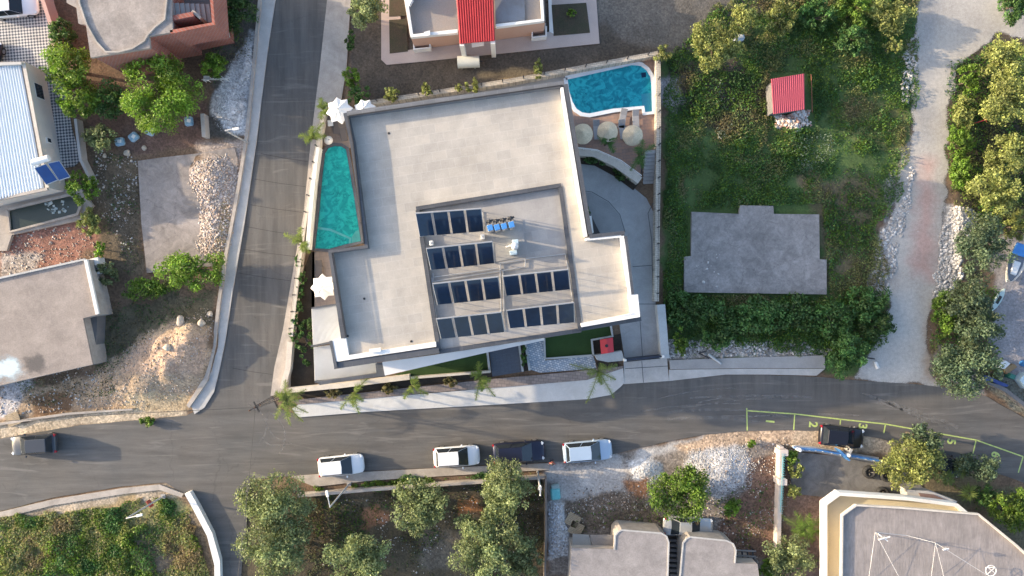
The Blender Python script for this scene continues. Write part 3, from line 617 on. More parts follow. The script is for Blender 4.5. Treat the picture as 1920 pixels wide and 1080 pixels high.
tag(P('stair_wall',[(1080,277),(1120,282),(1165,303),(1204,333),(1196,344),(1150,311),(1112,293),(1082,291)],0,1.2,cream),'curved cream retaining wall below the straw parasols','wall')
e=empty('railing',(*W(1150,296)[:2],1.2),'thin white railing curving along the top of the curved wall','railing')
rp=[W(x,y,2.0) for x,y in ((1080,276),(1120,281),(1165,301),(1203,329))]
b=MB(); b.path(rp,.035,6); b.path([v-Vector((0,0,.4)) for v in rp],.02,5); b.build('handrail',white,e)
for i in range(9):
    t=i/8*3; k=min(2,int(t)); v=rp[k].lerp(rp[k+1],t-k); b=MB(); b.tube((v.x,v.y,1.2),v,.025,n=5); b.build('baluster',white,e)
e=empty('staircase',(*W(1214,315)[:2],0),'narrow grey garden stairs beside the eastern stone wall','stairs')
for i in range(9):
    y0=286+i*6.6; b=MB(); b.prism(WP([(1205,y0),(1226,y0-1),(1225,y0+5.6),(1206,y0+6.6)],0),0,1.0-i*.11); b.build('step',conc,e)
b=MB(); b.path([W(1203,285,1.9),W(1203,325,1.5)],.04); 
for yy in (286,305,324): b.tube(W(1203,yy,0),W(1203,yy,1.6),.03)
b.build('handrail',blackm,e)
e=empty('sliding_gate',(*W(1205,672)[:2],0),'low dark blue sliding gate across the driveway entrance','gate')
strip('gate_panel',[(1171,674),(1239,667)],.14,.1,1.5,mat('gate_blue',(.02,.03,.055),None,.5),e,zp=.8)
strip('track',[(1171,678),(1239,671)],.08,.1,.12,blackm,e,zp=0)
for x,y in ((1170,674),(1240,667)):
    b=MB(); q=W(x,y,.8); b.box((q.x,q.y,.85),(.2,.2,1.7)); b.build('gate_post',white,e)
# red hut
e=empty('grill_hut',(*W(1138,649)[:2],0),'small hut with a bright red roof by the pale garden walls','hut')
redm=mat('red_metal',(.55,.02,.03),(.45,.02,.03),.45,1,.06,0)
b=MB(); b.prism(WP([(1128,638),(1148,635),(1149,657),(1130,660)],1.2),0,1.15); b.build('wall',mat('brick_dark',(.2,.1,.08),None,.9),e)
b=MB(); A=[W(1125,637,1.5),W(1137,635,1.75),W(1149,633,1.5),W(1151,660,1.5),W(1140,662,1.75),W(1127,664,1.5)]
b.add(A+[v-Vector((0,0,.06)) for v in A],[(0,1,4,5),(1,2,3,4),(6,11,10,7),(7,10,9,8),(0,5,11,6),(2,8,9,3),(0,6,7,1),(1,7,8,2),(3,9,10,4),(4,10,11,5)]); b.build('roof',redm,e)
b=MB(); q=W(1137,648,1.8); b.lathe((q.x,q.y,1.6),[(.12,0),(.12,.35),(.16,.4)],8); b.build('chimney',blackm,e)
tag(strip('wall_lamp_box',[(1104,405),(1108,437)],.5,.07,1.9,white,zp=1.9),'upright white box unit tucked against the east facade','box')
tag(P('equipment_box',[(1102,400),(1108,403),(1125,437),(1108,440)],.07,1.0,blackm),'dark wedge shaped planter box at the inner corner of the driveway','planter')
# pools
def watermat(name,tint,rough=.03):
    m,n,p=nmat(name); n.nodes.remove(p); out=n.nodes['Material Output']
    tr=n.nodes.new('ShaderNodeBsdfTransparent'); tr.inputs[0].default_value=(*tint,1)
    gl=n.nodes.new('ShaderNodeBsdfGlossy'); gl.inputs['Roughness'].default_value=rough; gl.inputs[0].default_value=(.9,.95,1,1)
    tc=n.nodes.new('ShaderNodeTexCoord'); ns=_noise(n,tc.outputs['Object'],2.2,4); bp=n.nodes.new('ShaderNodeBump'); bp.inputs['Strength'].default_value=.25; bp.inputs['Distance'].default_value=.2
    n.links.new(ns.outputs[0],bp.inputs['Height']); n.links.new(bp.outputs[0],gl.inputs['Normal'])
    fr=n.nodes.new('ShaderNodeFresnel'); fr.inputs[0].default_value=1.33; n.links.new(bp.outputs[0],fr.inputs['Normal'])
    mx=n.nodes.new('ShaderNodeMixShader'); n.links.new(fr.outputs[0],mx.inputs[0]); n.links.new(tr.outputs[0],mx.inputs[1]); n.links.new(gl.outputs[0],mx.inputs[2]); n.links.new(mx.outputs[0],out.inputs[0]); return m
def linermat(name,c1,c2,dark,sc=1.6):
    m,n,p=nmat(name); tc=n.nodes.new('ShaderNodeTexCoord')
    ns=n.nodes.new('ShaderNodeTexNoise'); ns.inputs['Scale'].default_value=sc; ns.inputs['Detail'].default_value=5; ns.inputs['Distortion'].default_value=1.6; n.links.new(tc.outputs['Object'],ns.inputs['Vector'])
    c=_ramp(n,ns.outputs[0],.42,.57,c1,c2)
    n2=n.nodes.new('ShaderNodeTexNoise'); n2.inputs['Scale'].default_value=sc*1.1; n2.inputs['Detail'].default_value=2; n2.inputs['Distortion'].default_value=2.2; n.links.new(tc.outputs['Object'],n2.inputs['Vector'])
    k=_math(n,'ABSOLUTE',_math(n,'SUBTRACT',n2.outputs[0],.5),0); kk=_ramp(n,k,.0,.03,(1,1,1),(0,0,0))  # dark wavy ripple and caustic lines of the water painted into the liner colour
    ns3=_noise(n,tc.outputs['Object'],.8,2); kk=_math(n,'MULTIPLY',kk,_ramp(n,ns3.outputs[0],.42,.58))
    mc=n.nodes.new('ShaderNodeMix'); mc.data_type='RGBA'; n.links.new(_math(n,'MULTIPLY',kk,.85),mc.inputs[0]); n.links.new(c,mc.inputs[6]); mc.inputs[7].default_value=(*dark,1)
    n.links.new(mc.outputs[2],p.inputs['Base Color']); p.inputs['Roughness'].default_value=.7; return m
def pool(label,water,liner,wmat,cop,copw,label_extra=None):
    q=cen(water); e=empty('swimming_pool',(q[0],q[1],0),label,'pool')
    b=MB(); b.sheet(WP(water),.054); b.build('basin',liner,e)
    b=MB(); b.sheet(WP(water),.10); b.build('water',wmat,e)
    if cop:
        b=MB(); pw=WP(water); pw.append(pw[0]); pw.append(pw[1]); b.strip(pw[:-1],copw,.055,.17); b.build('coping',cop,e)
    return e
lin1=linermat('liner_blue_caustics',(.05,.44,.48),(.16,.74,.72),(.01,.14,.25),1.1)
lin2=linermat('liner_teal_caustics',(.06,.50,.44),(.12,.72,.60),(.01,.16,.16),1.3)
wm=watermat('pool_water',(.55,.93,.96))
bluew=mat('pool_coping_white',(.68,.72,.76),(.6,.65,.7),.7,1,.05,0)
RP=[(1060,147),(1185,119),(1202,121),(1214,130),(1222,143),(1225,160),(1225,212),(1207,214),(1205,202),(1150,208),(1105,217),(1090,215),(1078,207),(1070,193),(1064,175)]
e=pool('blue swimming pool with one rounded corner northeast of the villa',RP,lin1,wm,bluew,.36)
b=MB(); b.prism(WP([(1202,177),(1224,174),(1224,211),(1206,213)]),.055,.085); b.build('pool_step',mat('step_aqua',(.32,.62,.66),(.28,.55,.6),.6),e)
b=MB(); b.prism(WP([(1202,137),(1211,136),(1211,145),(1203,146)]),.055,.07); b.build('drain_cover',mat('drain_navy',(.01,.03,.10),None,.6),e)
LP=[(607,287),(614,276),(628,271),(641,272),(652,279),(656,300),(666,360),(680,454),(650,461),(618,470),(589,468),(596,400),(602,330)]
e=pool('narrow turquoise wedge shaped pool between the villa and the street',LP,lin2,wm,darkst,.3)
strip('pool_bench',[(592,427),(620,431),(657,447),(656,462)],.22,.055,.09,mat('bench_pale',(.55,.72,.66),None,.6),e,zp=0)
b=MB(); b.prism(WP([(660,444),(667,434),(677,428),(681,452),(660,458)]),.055,.085); b.build('pool_step',mat('step_pale',(.5,.72,.62),None,.6),e)
# ------------------------------------------------------------ umbrellas, parasols, loungers
canv=mat('canvas_white',(.80,.79,.77),(.76,.75,.73),.8,2,.03,.05)
def star_umbrella(px,py,rpx,label,rz=0,zt=3.3):
    c=W(px,py,2.9); r=rpx*(H-2.8)/FPX; e=empty('star_umbrella',(c.x,c.y,0),label,'umbrella','white star shaped umbrellas')
    vs=[(c.x,c.y,zt)]; n=8; rings=4
    for k in range(1,rings+1):
        t=k/rings
        for i in range(n*2):
            a=rz+math.pi*i/n; rr=r*t*(1 if i%2==0 else 1-.24*t); z=zt-.75*t+(.12*t if i%2 else 0)+.1*math.sin(t*math.pi)
            vs.append((c.x+rr*math.cos(a),c.y+rr*math.sin(a),z-(0 if i%2==0 else .14*math.sin(math.pi*t))))
    m=2*n; fs=[(0,1+i,1+(i+1)%m) for i in range(m)]
    for k in range(rings-1):
        for i in range(m): fs.append((1+k*m+i,1+(k+1)*m+i,1+(k+1)*m+(i+1)%m,1+k*m+(i+1)%m))
    b=MB(); b.add(vs,fs); o=b.build('canopy',canv,e); md=o.modifiers.new('s','SOLIDIFY'); md.thickness=.02
    b=MB(); b.tube((c.x,c.y,.05),(c.x,c.y,zt-.05),.04); b.lathe((c.x,c.y,zt-.02),[(.08,0),(.03,.12)],8); b.build('pole',alu,e)
    b=MB(); b.box((c.x,c.y,.09),(.7,.7,.08)); b.build('base',conc,e)
star_umbrella(635,206,26,'fully visible white star umbrella at the northwest terrace corner',.2)
star_umbrella(682,204,22,'white star umbrella half hidden behind the north roof edge',.35,3.1)
star_umbrella(605,538,25,'white star umbrella beside the southwest terrace',.1)
straw=mat('straw',(.68,.55,.38),(.54,.44,.31),1,2,.25,.8,fine=20)
def straw_parasol(px,py,label):
    c=W(px,py,2.4); e=empty('straw_parasol',(c.x,c.y,0),label,'parasol','straw parasols by the pool'); r=.93
    rnd=random.Random(px); vs=[(c.x,c.y,2.75)]; n=28; pr=[(.12,2.72),(.35,2.6),(.62,2.45),(.63,2.42),(.86,2.26),(.93,2.2),(.94,2.05)]
    for k,(rr,z) in enumerate(pr):
        for i in range(n):
            a=2*math.pi*i/n; q=rr*(1+rnd.uniform(-.02,.02)); vs.append((c.x+q*math.cos(a),c.y+q*math.sin(a),z+rnd.uniform(-.015,.015)))
    fs=[(0,1+i,1+(i+1)%n) for i in range(n)]
    for k in range(len(pr)-1):
        for i in range(n): fs.append((1+k*n+i,1+(k+1)*n+i,1+(k+1)*n+(i+1)%n,1+k*n+(i+1)%n))
    b=MB(); b.add(vs,fs); b.build('thatch',straw,e)
    b=MB(); b.tube((c.x,c.y,.05),(c.x,c.y,2.7),.05); b.build('pole',mat('wood_brown',(.12,.07,.04),None,.8),e)
straw_parasol(1093,250,'straw parasol closest to the villa wall'); straw_parasol(1140,246,'middle straw parasol with a palm touching it'); straw_parasol(1187,253,'straw parasol closest to the eastern stone wall')
grf=mat('lounger_grey',(.30,.30,.31),(.26,.26,.27),.8)
def lounger(px,py,rz,label,m=grf,z=.05):
    c=W(px,py); e=empty('sun_lounger',(c.x,c.y,z),label,'sun lounger','sun loungers around the villa',rz)
    def lb(): b=MB(); b.local=True; return b
    b=lb(); b.box((0,-.15,.30),(.62,1.3,.07)); b.build('seat',m,e,bevel=.02)
    b=lb(); b.box((0,.72,.44),(.62,.62,.07),0,R(28)); b.build('backrest',m,e,bevel=.02)
    for sx in(-1,1):
        for sy in(-.7,.45): b=lb(); b.box((sx*.26,sy,.13),(.05,.05,.27)); b.build('leg',blackm,e)
lounger(1118,247,R(5),'grey sun lounger between the first and middle straw parasols'); lounger(1166,246,R(8),'grey sun lounger between the middle and right straw parasols')
lounger(1166,226,R(-10),'grey sun lounger just north of the gap between parasols'); lounger(1191,228,R(3),'grey sun lounger north of the easternmost straw parasol')
lounger(633,237,R(0),'dark lounger below the northwest star umbrella',mat('lounger_brown',(.13,.11,.10),None,.8)); lounger(645,250,R(10),'dark lounger near the curved end of the narrow pool',MATS['lounger_brown'])
lounger(600,508,R(0),'dark lounger north of the southwest star umbrella',MATS['lounger_brown'])
c=W(622,233); e=empty('side_table',(c.x,c.y,.05),'small white table on the northwest terrace','table')
b=MB(); b.box((c.x,c.y,.5),(.5,.55,.05),.1); b.build('tabletop',white,e)
for sx in(-1,1):
    for sy in(-1,1): b=MB(); b.box((c.x+sx*.2,c.y+sy*.2,.27),(.04,.04,.42)); b.build('leg',white,e)
c=W(617,264); e=empty('bean_bag',(c.x,c.y,.05),'pale rounded seat at the curved end of the narrow pool','seat'); 
b=MB(); b.lathe((c.x,c.y,.05),[(.35,0),(.42,.2),(.3,.4),(.12,.5)],14); b.build('cushion',white,e,smooth=True)
b=MB(); b.lathe((c.x+.1,c.y,.5),[(.1,0),(.05,.08)],8); b.build('knot',grf,e)
# ------------------------------------------------------------ buildings around
def house(name,label,outline,h,wm_,rm,par_h=0,pm=None,pw=.2,cat='house'):
    q=cen(outline,h); e=empty(name,(q[0],q[1],0),label,cat)
    b=MB(); b.prism(WP(outline,h),0,h-.2); b.build('wall',wm_,e)
    cx,cy=q[0],q[1]
    b=MB(); b.prism([(cx+(x-cx)*1.006,cy+(y-cy)*1.006) for x,y in WP(outline,h)],h-.197,h); b.build('roof',rm,e)
    return e
def openings(e,a,b_,z,zb,hh,n,fr=None,name='window',wf=.45,m=None):
    A=Vector(W(*a,z)[:2]); B=Vector(W(*b_,z)[:2]); d=B-A; L=d.length; d.normalize(); rz=math.atan2(d.y,d.x)
    for i in range(n):
        c=A+d*(L*(i+.5)/n); f=MB(); f.box((c.x,c.y,zb+hh/2),(L/n*wf,.14,hh),rz); o=f.build(name,fr or white,e)
        g=MB(); g.box((c.x,c.y,zb+hh/2),(L/n*wf-.14,.18,hh-.14),rz); g.build('pane',m or glassd,o)
# white building with metal roof (west)
metal=mat('metal_roof_white',(.72,.76,.78),(.66,.70,.72),.4,.6,.04,0)
Z1=2.9
e=house('long_house','long white house with a ribbed white metal roof at the left edge',[(-80,118),(46,116),(88,352),(-80,390)],Z1,mat('white_wall_warm',(.66,.61,.54),(.58,.54,.48),.9,.5,.08),conc)
ribbed('metal_roof',[(-70,138),(38,119),(82,352),(-40,384)],[Z1+.35,Z1+.12,Z1+.12,Z1+.35],22,.09,metal,e,.06)
strip('parapet',[(-80,124),(40,118)],.25,Z1,Z1+.5,conc_l,e); strip('parapet',[(44,118),(88,352)],.3,Z1,Z1+.2,cream,e); strip('parapet',[(88,354),(-60,385)],.25,Z1,Z1+.3,conc_w,e)
openings(e,(50,145),(57,182),Z1,.9,1.2,1,wf=.8); openings(e,(71,250),(74,265),Z1,1.2,.6,1,wf=.7)
# roof heater
q=W(95,328,Z1+.6); e=empty('solar_water_heater',(q.x,q.y,Z1),'two blue solar panels with a white tank on the corner of the long house','solar heater')
for (a,b_,c_,d_) in (((64,315),(86,307),(109,338),(87,347)),((89,306),(111,301),(132,332),(111,339))):
    A=[W(*a,Z1+1.3),W(*b_,Z1+1.3),W(*c_,Z1+.4),W(*d_,Z1+.4)]; b=MB(); b.add(A+[v-Vector((0,0,.08)) for v in A],[(0,1,2,3),(7,6,5,4),(0,4,5,1),(1,5,6,2),(2,6,7,3),(3,7,4,0)]); o=b.build('panel',alu,e)
    cc=sum(A,Vector())/4; G=[cc+(v-cc)*.93+Vector((0,0,.006)) for v in A]; b=MB(); b.add(G+[v+Vector((0,0,.01)) for v in G],[(0,1,2,3),(7,6,5,4),(0,4,5,1),(1,5,6,2),(2,6,7,3),(3,7,4,0)]); b.build('glass',mat('heater_blue',(.02,.07,.22),(.02,.05,.16),.15,1,.03,0),o)
b=MB(); b.tube(W(62,305,Z1+1.4),W(92,296,Z1+1.4),.28,n=16); b.build('tank',white,e)
b=MB(); 
for x,y in ((66,312),(108,304),(90,345),(128,334)): b.tube(W(x,y,Z1+.0),W(x,y,Z1+1.2 if y<320 else Z1+.35),.03,n=5)
b.build('stand',alu,e)
# empty basin
q=cen([(20,390),(150,365),(150,400),(18,433)]); e=empty('water_basin',(q[0],q[1],0),'dark green water basin with pale debris beside the long house','basin')
OC=[(-20,405),(2,385),(148,350),(172,385),(158,405),(152,412),(20,440),(10,470),(-20,470)]; IC=[(14,393),(131,365),(146,372),(151,388),(146,402),(19,435)]
b=MB(); o_=WP(OC,.5); b.prism(o_,0,.35); b.build('surround',conc_w,e)
b=MB(); b.strip(WP(IC+[IC[0]],.5),.25,.35,.62); b.build('rim',conc_w,e)
b=MB(); b.sheet(WP(IC,.4),.40); b.build('water',mat('green_water',(.022,.036,.028),(.03,.045,.036),.25,.5,.1,.1),e)
rng=np.random.RandomState(5)
b=MB()
for i in range(16):
    x=rng.uniform(86,140); y=rng.uniform(378,398); c=W(x,y,.43); b.box((c.x,c.y,.42),(rng.uniform(.1,.5),rng.uniform(.08,.3),.05),rng.uniform(0,3))
b.build('floating_debris',mat('debris_pale',(.4,.46,.45),(.3,.36,.36),.8,2),e,bevel=.02)
# flat concrete house west
Z2=2.6
roofc=mat('roof_concrete_pink',(.33,.28,.245),(.27,.23,.205),.95,.35,.14,.3,fine=8,stain=.16)
e=house('concrete_house','flat roofed concrete house with a bluish paint stain at the left edge',[(-90,545),(0,522),(158,486),(183,590),(155,597),(173,683),(0,722),(-90,745)],Z2,conc_w,roofc)
strip('parapet',[(160,487),(182,589)],.28,Z2,Z2+.25,white,e); strip('parapet',[(-60,537),(0,521),(159,486)],.16,Z2,Z2+.2,conc_l,e)
b=MB(); b.prism(WP([(157,597),(183,590),(178,684),(174,684)],1.4),0,1.4); b.build('porch',conc_d,e)
def stain(name,px,py,rx,ry,z,c,par,amt=.9):
    m,n,p=nmat(name+'_mat'); tc=n.nodes.new('ShaderNodeTexCoord'); ns=_noise(n,tc.outputs['Generated'],4,5); 
    g=n.nodes.new('ShaderNodeMapping'); g.inputs['Location'].default_value=(-1,-1,0); g.inputs['Scale'].default_value=(2,2,0); n.links.new(tc.outputs['Generated'],g.inputs[0])
    ln=n.nodes.new('ShaderNodeVectorMath'); ln.operation='LENGTH'; n.links.new(g.outputs[0],ln.inputs[0])
    k=_math(n,'ADD',ln.outputs['Value'],_math(n,'MULTIPLY',_math(n,'SUBTRACT',ns.outputs[0],.5),1.4))
    a=_ramp(n,k,.35,.85,(amt,amt,amt),(0,0,0)); n.links.new(a,p.inputs['Alpha']); p.inputs['Base Color'].default_value=(*c,1); p.inputs['Roughness'].default_value=.95
    b=MB(); b.sheet(WP([(px-rx,py-ry),(px+rx,py-ry),(px+rx,py+ry),(px-rx,py+ry)],z),z); return b.build(name,m,par)
stain('paint_stain',12,690,44,30,Z2+.004,(.56,.66,.70),e)
stain('soot_stain',66,682,30,26,Z2+.008,(.13,.12,.115),e,.6)
q=W(176,505,.9); e=empty('annex',(q.x,q.y,0),'small open white annex box with dark openings by the concrete house','shed')
b=MB(); b.prism(WP([(162,487),(182,482),(188,512),(168,517)],1.2),0,1.1); b.build('base',white,e)
b=MB(); b.prism(WP([(163,490),(168,489),(174,508),(168,511)],1.2),1.1,1.13); b.build('opening',blackm,e)
for k in range(3): b=MB(); c=W(170+k*2,497+k*4,1.3); b.tube((c.x,c.y,1.13),(c.x+.5,c.y-.1,1.3),.05); b.build('pipe',blackm,e)
# unfinished red block house
Z3=6.2
brick=tile('red_block',(.34,.11,.075),(.28,.09,.065),(.30,.20,.17),.4,.25,0,.03,.95,.15,vert=True)
q=W(240,40,Z3); e=empty('unfinished_house',(q.x,q.y,0),'unfinished concrete and red block house with a curved roof edge','house')
SL=[(120,-80),(125,5),(143,14),(147,44),(161,46),(170,108),(206,102),(281,90),(279,68),(324,60),(318,-80)]
b=MB(); b.prism(WP(SL,Z3),Z3-.3,Z3); b.build('roof',mat('roof_conc_grey',(.36,.31,.275),(.31,.275,.25),.95,.35,.15,.3,fine=7,stain=.22),e)
cx,cy=q.x,q.y
b=MB(); b.prism([(cx+(x-cx)*.96,cy+(y-cy)*.96) for x,y in WP(SL,Z3)],0,Z3-.303); b.build('wall',brick,e)
strip('parapet',[(143,-60),(148,5),(162,46),(180,78),(198,97),(222,97),(248,90),(270,76),(276,65),(290,50),(308,36),(312,0),(312,-60)],.14,Z3,Z3+.16,conc_w,e)
b=MB()
for i in range(8): 
    c=W(318+i*8,18-i*1.2,Z3); b.box((c.x,c.y,Z3-.6-i*.18),(.36,1.6,.12),R(8))
b.build('stair_flight',conc,e)
b=MB(); b.prism(WP([(316,-60),(318,62),(398,46),(395,-60)],Z3-2.6),0,Z3-2.8); b.build('stairwell_floor',conc_d,e)
strip('stairwell_wall',[(319,60),(400,44),(392,-60)],.3,3.0,Z3,brick,e)
P('stairwell_wall',[(318,62),(402,46),(394,-60),(404,-60),(430,69),(345,84)],2.7,2.95,conc_w,e,zp=2.9)
P('stairwell_wall',[(328,72),(408,56),(400,-60),(404,-60),(418,62),(338,78)],0,2.69,brick,e,zp=2.8)
strip('stair_divider',[(322,34),(362,26)],.4,Z3-2.8,Z3-.1,brick,e); strip('stair_divider',[(360,20),(376,34)],.25,Z3-2.5,Z3-.3,conc_w,e)
# pink yard wall & tiled yard
m,n,p=nmat('yard_tile'); tc=n.nodes.new('ShaderNodeTexCoord'); mp=n.nodes.new('ShaderNodeMapping'); mp.inputs['Rotation'].default_value[2]=R(40); n.links.new(tc.outputs['Object'],mp.inputs[0])
ck=n.nodes.new('ShaderNodeTexChecker'); ck.inputs['Scale'].default_value=5.0; ck.inputs[1].default_value=(.46,.45,.44,1); ck.inputs[2].default_value=(.075,.085,.105,1); n.links.new(mp.outputs[0],ck.inputs[0]); a=_noise(n,tc.outputs['Object'],.6,3)
n.links.new(_mul(n,ck.outputs[0],_mapr(n,a.outputs[0],.8,1.25)),p.inputs['Base Color']); p.inputs['Roughness'].default_value=.75
struct('tiled_yard',[(-80,-80),(76,-80),(84,0),(104,58),(112,110),(135,240),(152,300),(140,312),(88,320),(-80,330)],0,.03,m)
wall('yard_wall',[(82,-60),(88,0),(106,55),(110,92)],.35,1.6,mat('pink_plaster',(.52,.33,.28),(.45,.29,.25),.9,.6,.08),'pink plastered wall between the tiled yard and the unfinished house')
wall('yard_wall',[(147,225),(156,300),(178,345)],.25,1.0,conc_l,'low grey white wall at the foot of the tiled yard')
# slab in west lot
tag(P('concrete_slab',[(259,302),(300,296),(370,288),(440,276),(446,300),(440,420),(420,500),(380,500),(276,512),(266,420)],0,.18,mat('slab_pinkish',(.35,.30,.265),(.27,.24,.22),.95,.3,.14,.3,stain=.32,crack=.2),zp=.1),'large cracked concrete slab west of the sloping street','slab')
tag(strip('wall_stub',[(379,213),(382,256)],.35,0,1.0,conc_w),'short free standing grey wall stub near the street lamp','wall')
# peach house north
Z4=3.8
peach=mat('peach_plaster',(.56,.35,.26),(.50,.31,.23),.9,.5,.06)
PHo=[(745,-80),(770,70),(930,52),(1022,40),(1015,-80)]
e=house('peach_house','peach walled house with white parapets and a red tiled strip at the top','' or PHo,Z4-.5,peach,mat('peach_roof_floor',(.26,.245,.235),(.33,.26,.21),.95,.25,.15))
strip('parapet',[(752,-60),(772,67),(858,58)],.32,Z4-.5,Z4,white,e); strip('parapet',[(930,48),(1018,37),(1012,-60)],.28,Z4-.5,Z4,white,e)
P('parapet',[(757,-40),(772,-40),(774,0),(768,10),(762,0)],Z4,Z4+.5,white,e,zp=Z4+.4)
P('parapet',[(795,60),(806,57),(806,66),(796,68)],Z4,Z4+.2,white,e)
P('roof_annex',[(929,44),(985,38),(980,-60),(926,-60)],Z4-.498,Z4-.3,mat('bluish_roof',(.20,.22,.25),(.15,.15,.16),.9,.7),e)
ribbed('tiled_roof',[(852,-60),(924,-60),(928,76),(862,82)],[4.9,4.9,3.9,3.9],15,.10,mat('red_tile',(.50,.045,.05),(.40,.035,.04),.55,1.5,.12,.1),e,.1)
for a,b_ in (((866,80),(866,80)),((924,76),(924,76))):
    c=W(*a,3.8); b=MB(); b.box((c.x,c.y-.1,1.9),(.4,.4,3.8)); b.build('column',white,e)
for (x0,y0,x1,y1) in ((776,76,806,92),(998,52,1024,70)):
    b=MB(); b.strip(WP([(x0,y0),(x0,y1),(x1,y1-3),(x1,y0-3)],1),.16,0,1.0); b.build('balustrade',white,e)
    b=MB(); b.prism(WP([(x0,y0-8),(x1,y0-10),(x1,y1-4),(x0,y1-1)],.2),0,.12); b.build('porch_floor',conc_w,e)
P('door_canopy',[(884,80),(907,77),(907,85),(885,88)],2.6,2.75,white,e)
PW=[(735,-80),(715,-80),(715,112),(725,122),(780,117),(1124,82),(1112,-80),(1028,-80),(1030,60),(760,95)]
struct('house_path',PW,0,.08,mat('pink_paving',(.46,.38,.34),(.40,.33,.30),.9,.5,.08))
struct('house_path',[(1030,60),(1028,0),(1034,0),(1038,64)],.081,.1,white)
for pts in ([(730,38),(763,36),(765,97),(731,101)],[(1034,10),(1099,6),(1106,62),(1038,68)],[(731,-80),(758,-80),(762,30),(730,32)]):
    struct('garden_bed',pts,.08,.11,mat('bed_soil',(.05,.052,.03),(.07,.055,.04),1,.8,.3,.5))
q=W(878,116,.7); e=empty('water_tank',(q.x,q.y,0),'white horizontal cylinder tank lying south of the peach house','tank')
b=MB(); b.tube(W(858,117,.75),W(899,115,.75),.55,n=20); b.build('drum',mat('tank_white',(.62,.62,.56),(.54,.54,.48),.5,1,.06),e,smooth=False)
b=MB(); b.box((q.x-.6,q.y,.12),(.15,.9,.24)); b.box((q.x+.6,q.y,.12),(.15,.9,.24)); b.build('cradle',conc,e)
b=MB(); b.tube(W(899,115,.9),W(905,115,.9),.08); b.build('valve',blackm,e)
# concrete platform in the green lot
tag(P('concrete_platform',[(1297,397),(1386,401),(1388,385),(1450,386),(1451,401),(1536,402),(1537,486),(1550,487),(1550,552),(1283,548),(1283,481),(1296,480)],0,.4,mat('platform_concrete',(.31,.285,.27),(.24,.225,.215),.95,.35,.16,.3,fine=6,stain=.3,crack=.22),zp=.4),'large stepped grey concrete platform in the overgrown eastern lot','platform')
# red shed
Z5=2.1; q=W(1480,175,Z5); e=empty('red_shed',(q.x,q.y,0),'small shed with a red ribbed metal roof in the overgrown lot','shed')
ribbed('roof',[(1446,148),(1508,138),(1509,205),(1450,214)],[Z5+.3,Z5+.15,Z5,Z5+.1],16,.03,mat('shed_red',(.42,.06,.085),(.38,.05,.075),.5,1,.05,0),e,.05)
b=MB(); b.prism(WP([(1450,152),(1505,143),(1506,200),(1453,208)],Z5),0,Z5-.1); b.build('wall',conc_d,e)
b=MB(); c=W(1522,160,1.5); b.tube(W(1521,140,1.4),W(1523,210,1.4),.04); b.tube(W(1521,140,0),W(1521,140,1.4),.04); b.tube(W(1523,210,0),W(1523,210,1.4),.04); b.build('frame',mat('rusty',(.25,.09,.05),None,.9),e)
# southern twin roofs
Z6=2.9; roofg=mat('roof_concrete_grey',(.32,.29,.275),(.27,.245,.235),.95,.35,.13,.3,fine=8,stain=.2)
S1=[(1072,1028),(1152,1030),(1154,1004),(1160,997),(1166,994),(1240,1000),(1250,1006),(1254,1018),(1250,1120),(1068,1120)]
e=house('flat_house','grey flat roofed house with a rounded corner at the bottom centre',S1,Z6,conc_w,roofg)
P('porch_roof',[(1074,1001),(1104,1003),(1110,1028),(1073,1028)],1.9,2.0,mat('slate_grey',(.19,.20,.20),(.15,.16,.16),.9,1),e); P('porch_roof',[(1106,1003),(1152,1003),(1151,1029),(1112,1028)],1.85,1.95,conc_d,e)
strip('roof_edge',[(1152,1031),(1154,1004),(1160,997),(1166,994),(1240,1000),(1250,1006),(1254,1018),(1251,1110)],.14,Z6,Z6+.06,conc_l,e)
S2=[(1282,1018),(1288,1010),(1295,1007),(1362,1014),(1375,1020),(1380,1032),(1378,1056),(1420,1058),(1428,1120),(1272,1120)]
e=house('flat_house','brownish grey flat roofed house right of the dark stairs at the bottom',S2,Z6,conc_w,roofg)
strip('roof_edge',[(1273,1110),(1281,1018),(1288,1010),(1295,1007),(1362,1014),(1375,1020),(1380,1032),(1378,1056)],.14,Z6,Z6+.06,conc_l,e)
q=W(1265,1050); e=empty('outdoor_stairs',(q.x,q.y,0),'dark stairs in the gap between the two flat houses','stairs')
for i in range(9): b=MB(); b.prism(WP([(1254,1018+i*8),(1274,1019+i*8),(1274,1024+i*8),(1254,1023+i*8)],1.5),.0,.5+.2*i); b.build('step',conc_d,e)
q=W(1398,1045); e=empty('rebar_frame',(q.x,q.y,0),'dark open frame of beams beside the right flat house','frame')
for k in range(4): strip('beam',[(1381+k*10,1030),(1384+k*10,1055)],.12,1.2,1.35,blackm,e)
for yy in (1032,1042,1053): strip('beam',[(1380,yy),(1418,yy+2)],.12,1.36,1.5,mat('beam_grey',(.2,.19,.18),None,.9),e)
for x,y in ((1382,1031),(1415,1033)): b=MB(); c=W(x,y,1.2); b.tube((c.x,c.y,0),(c.x,c.y,1.25),.05); b.build('post',blackm,e)
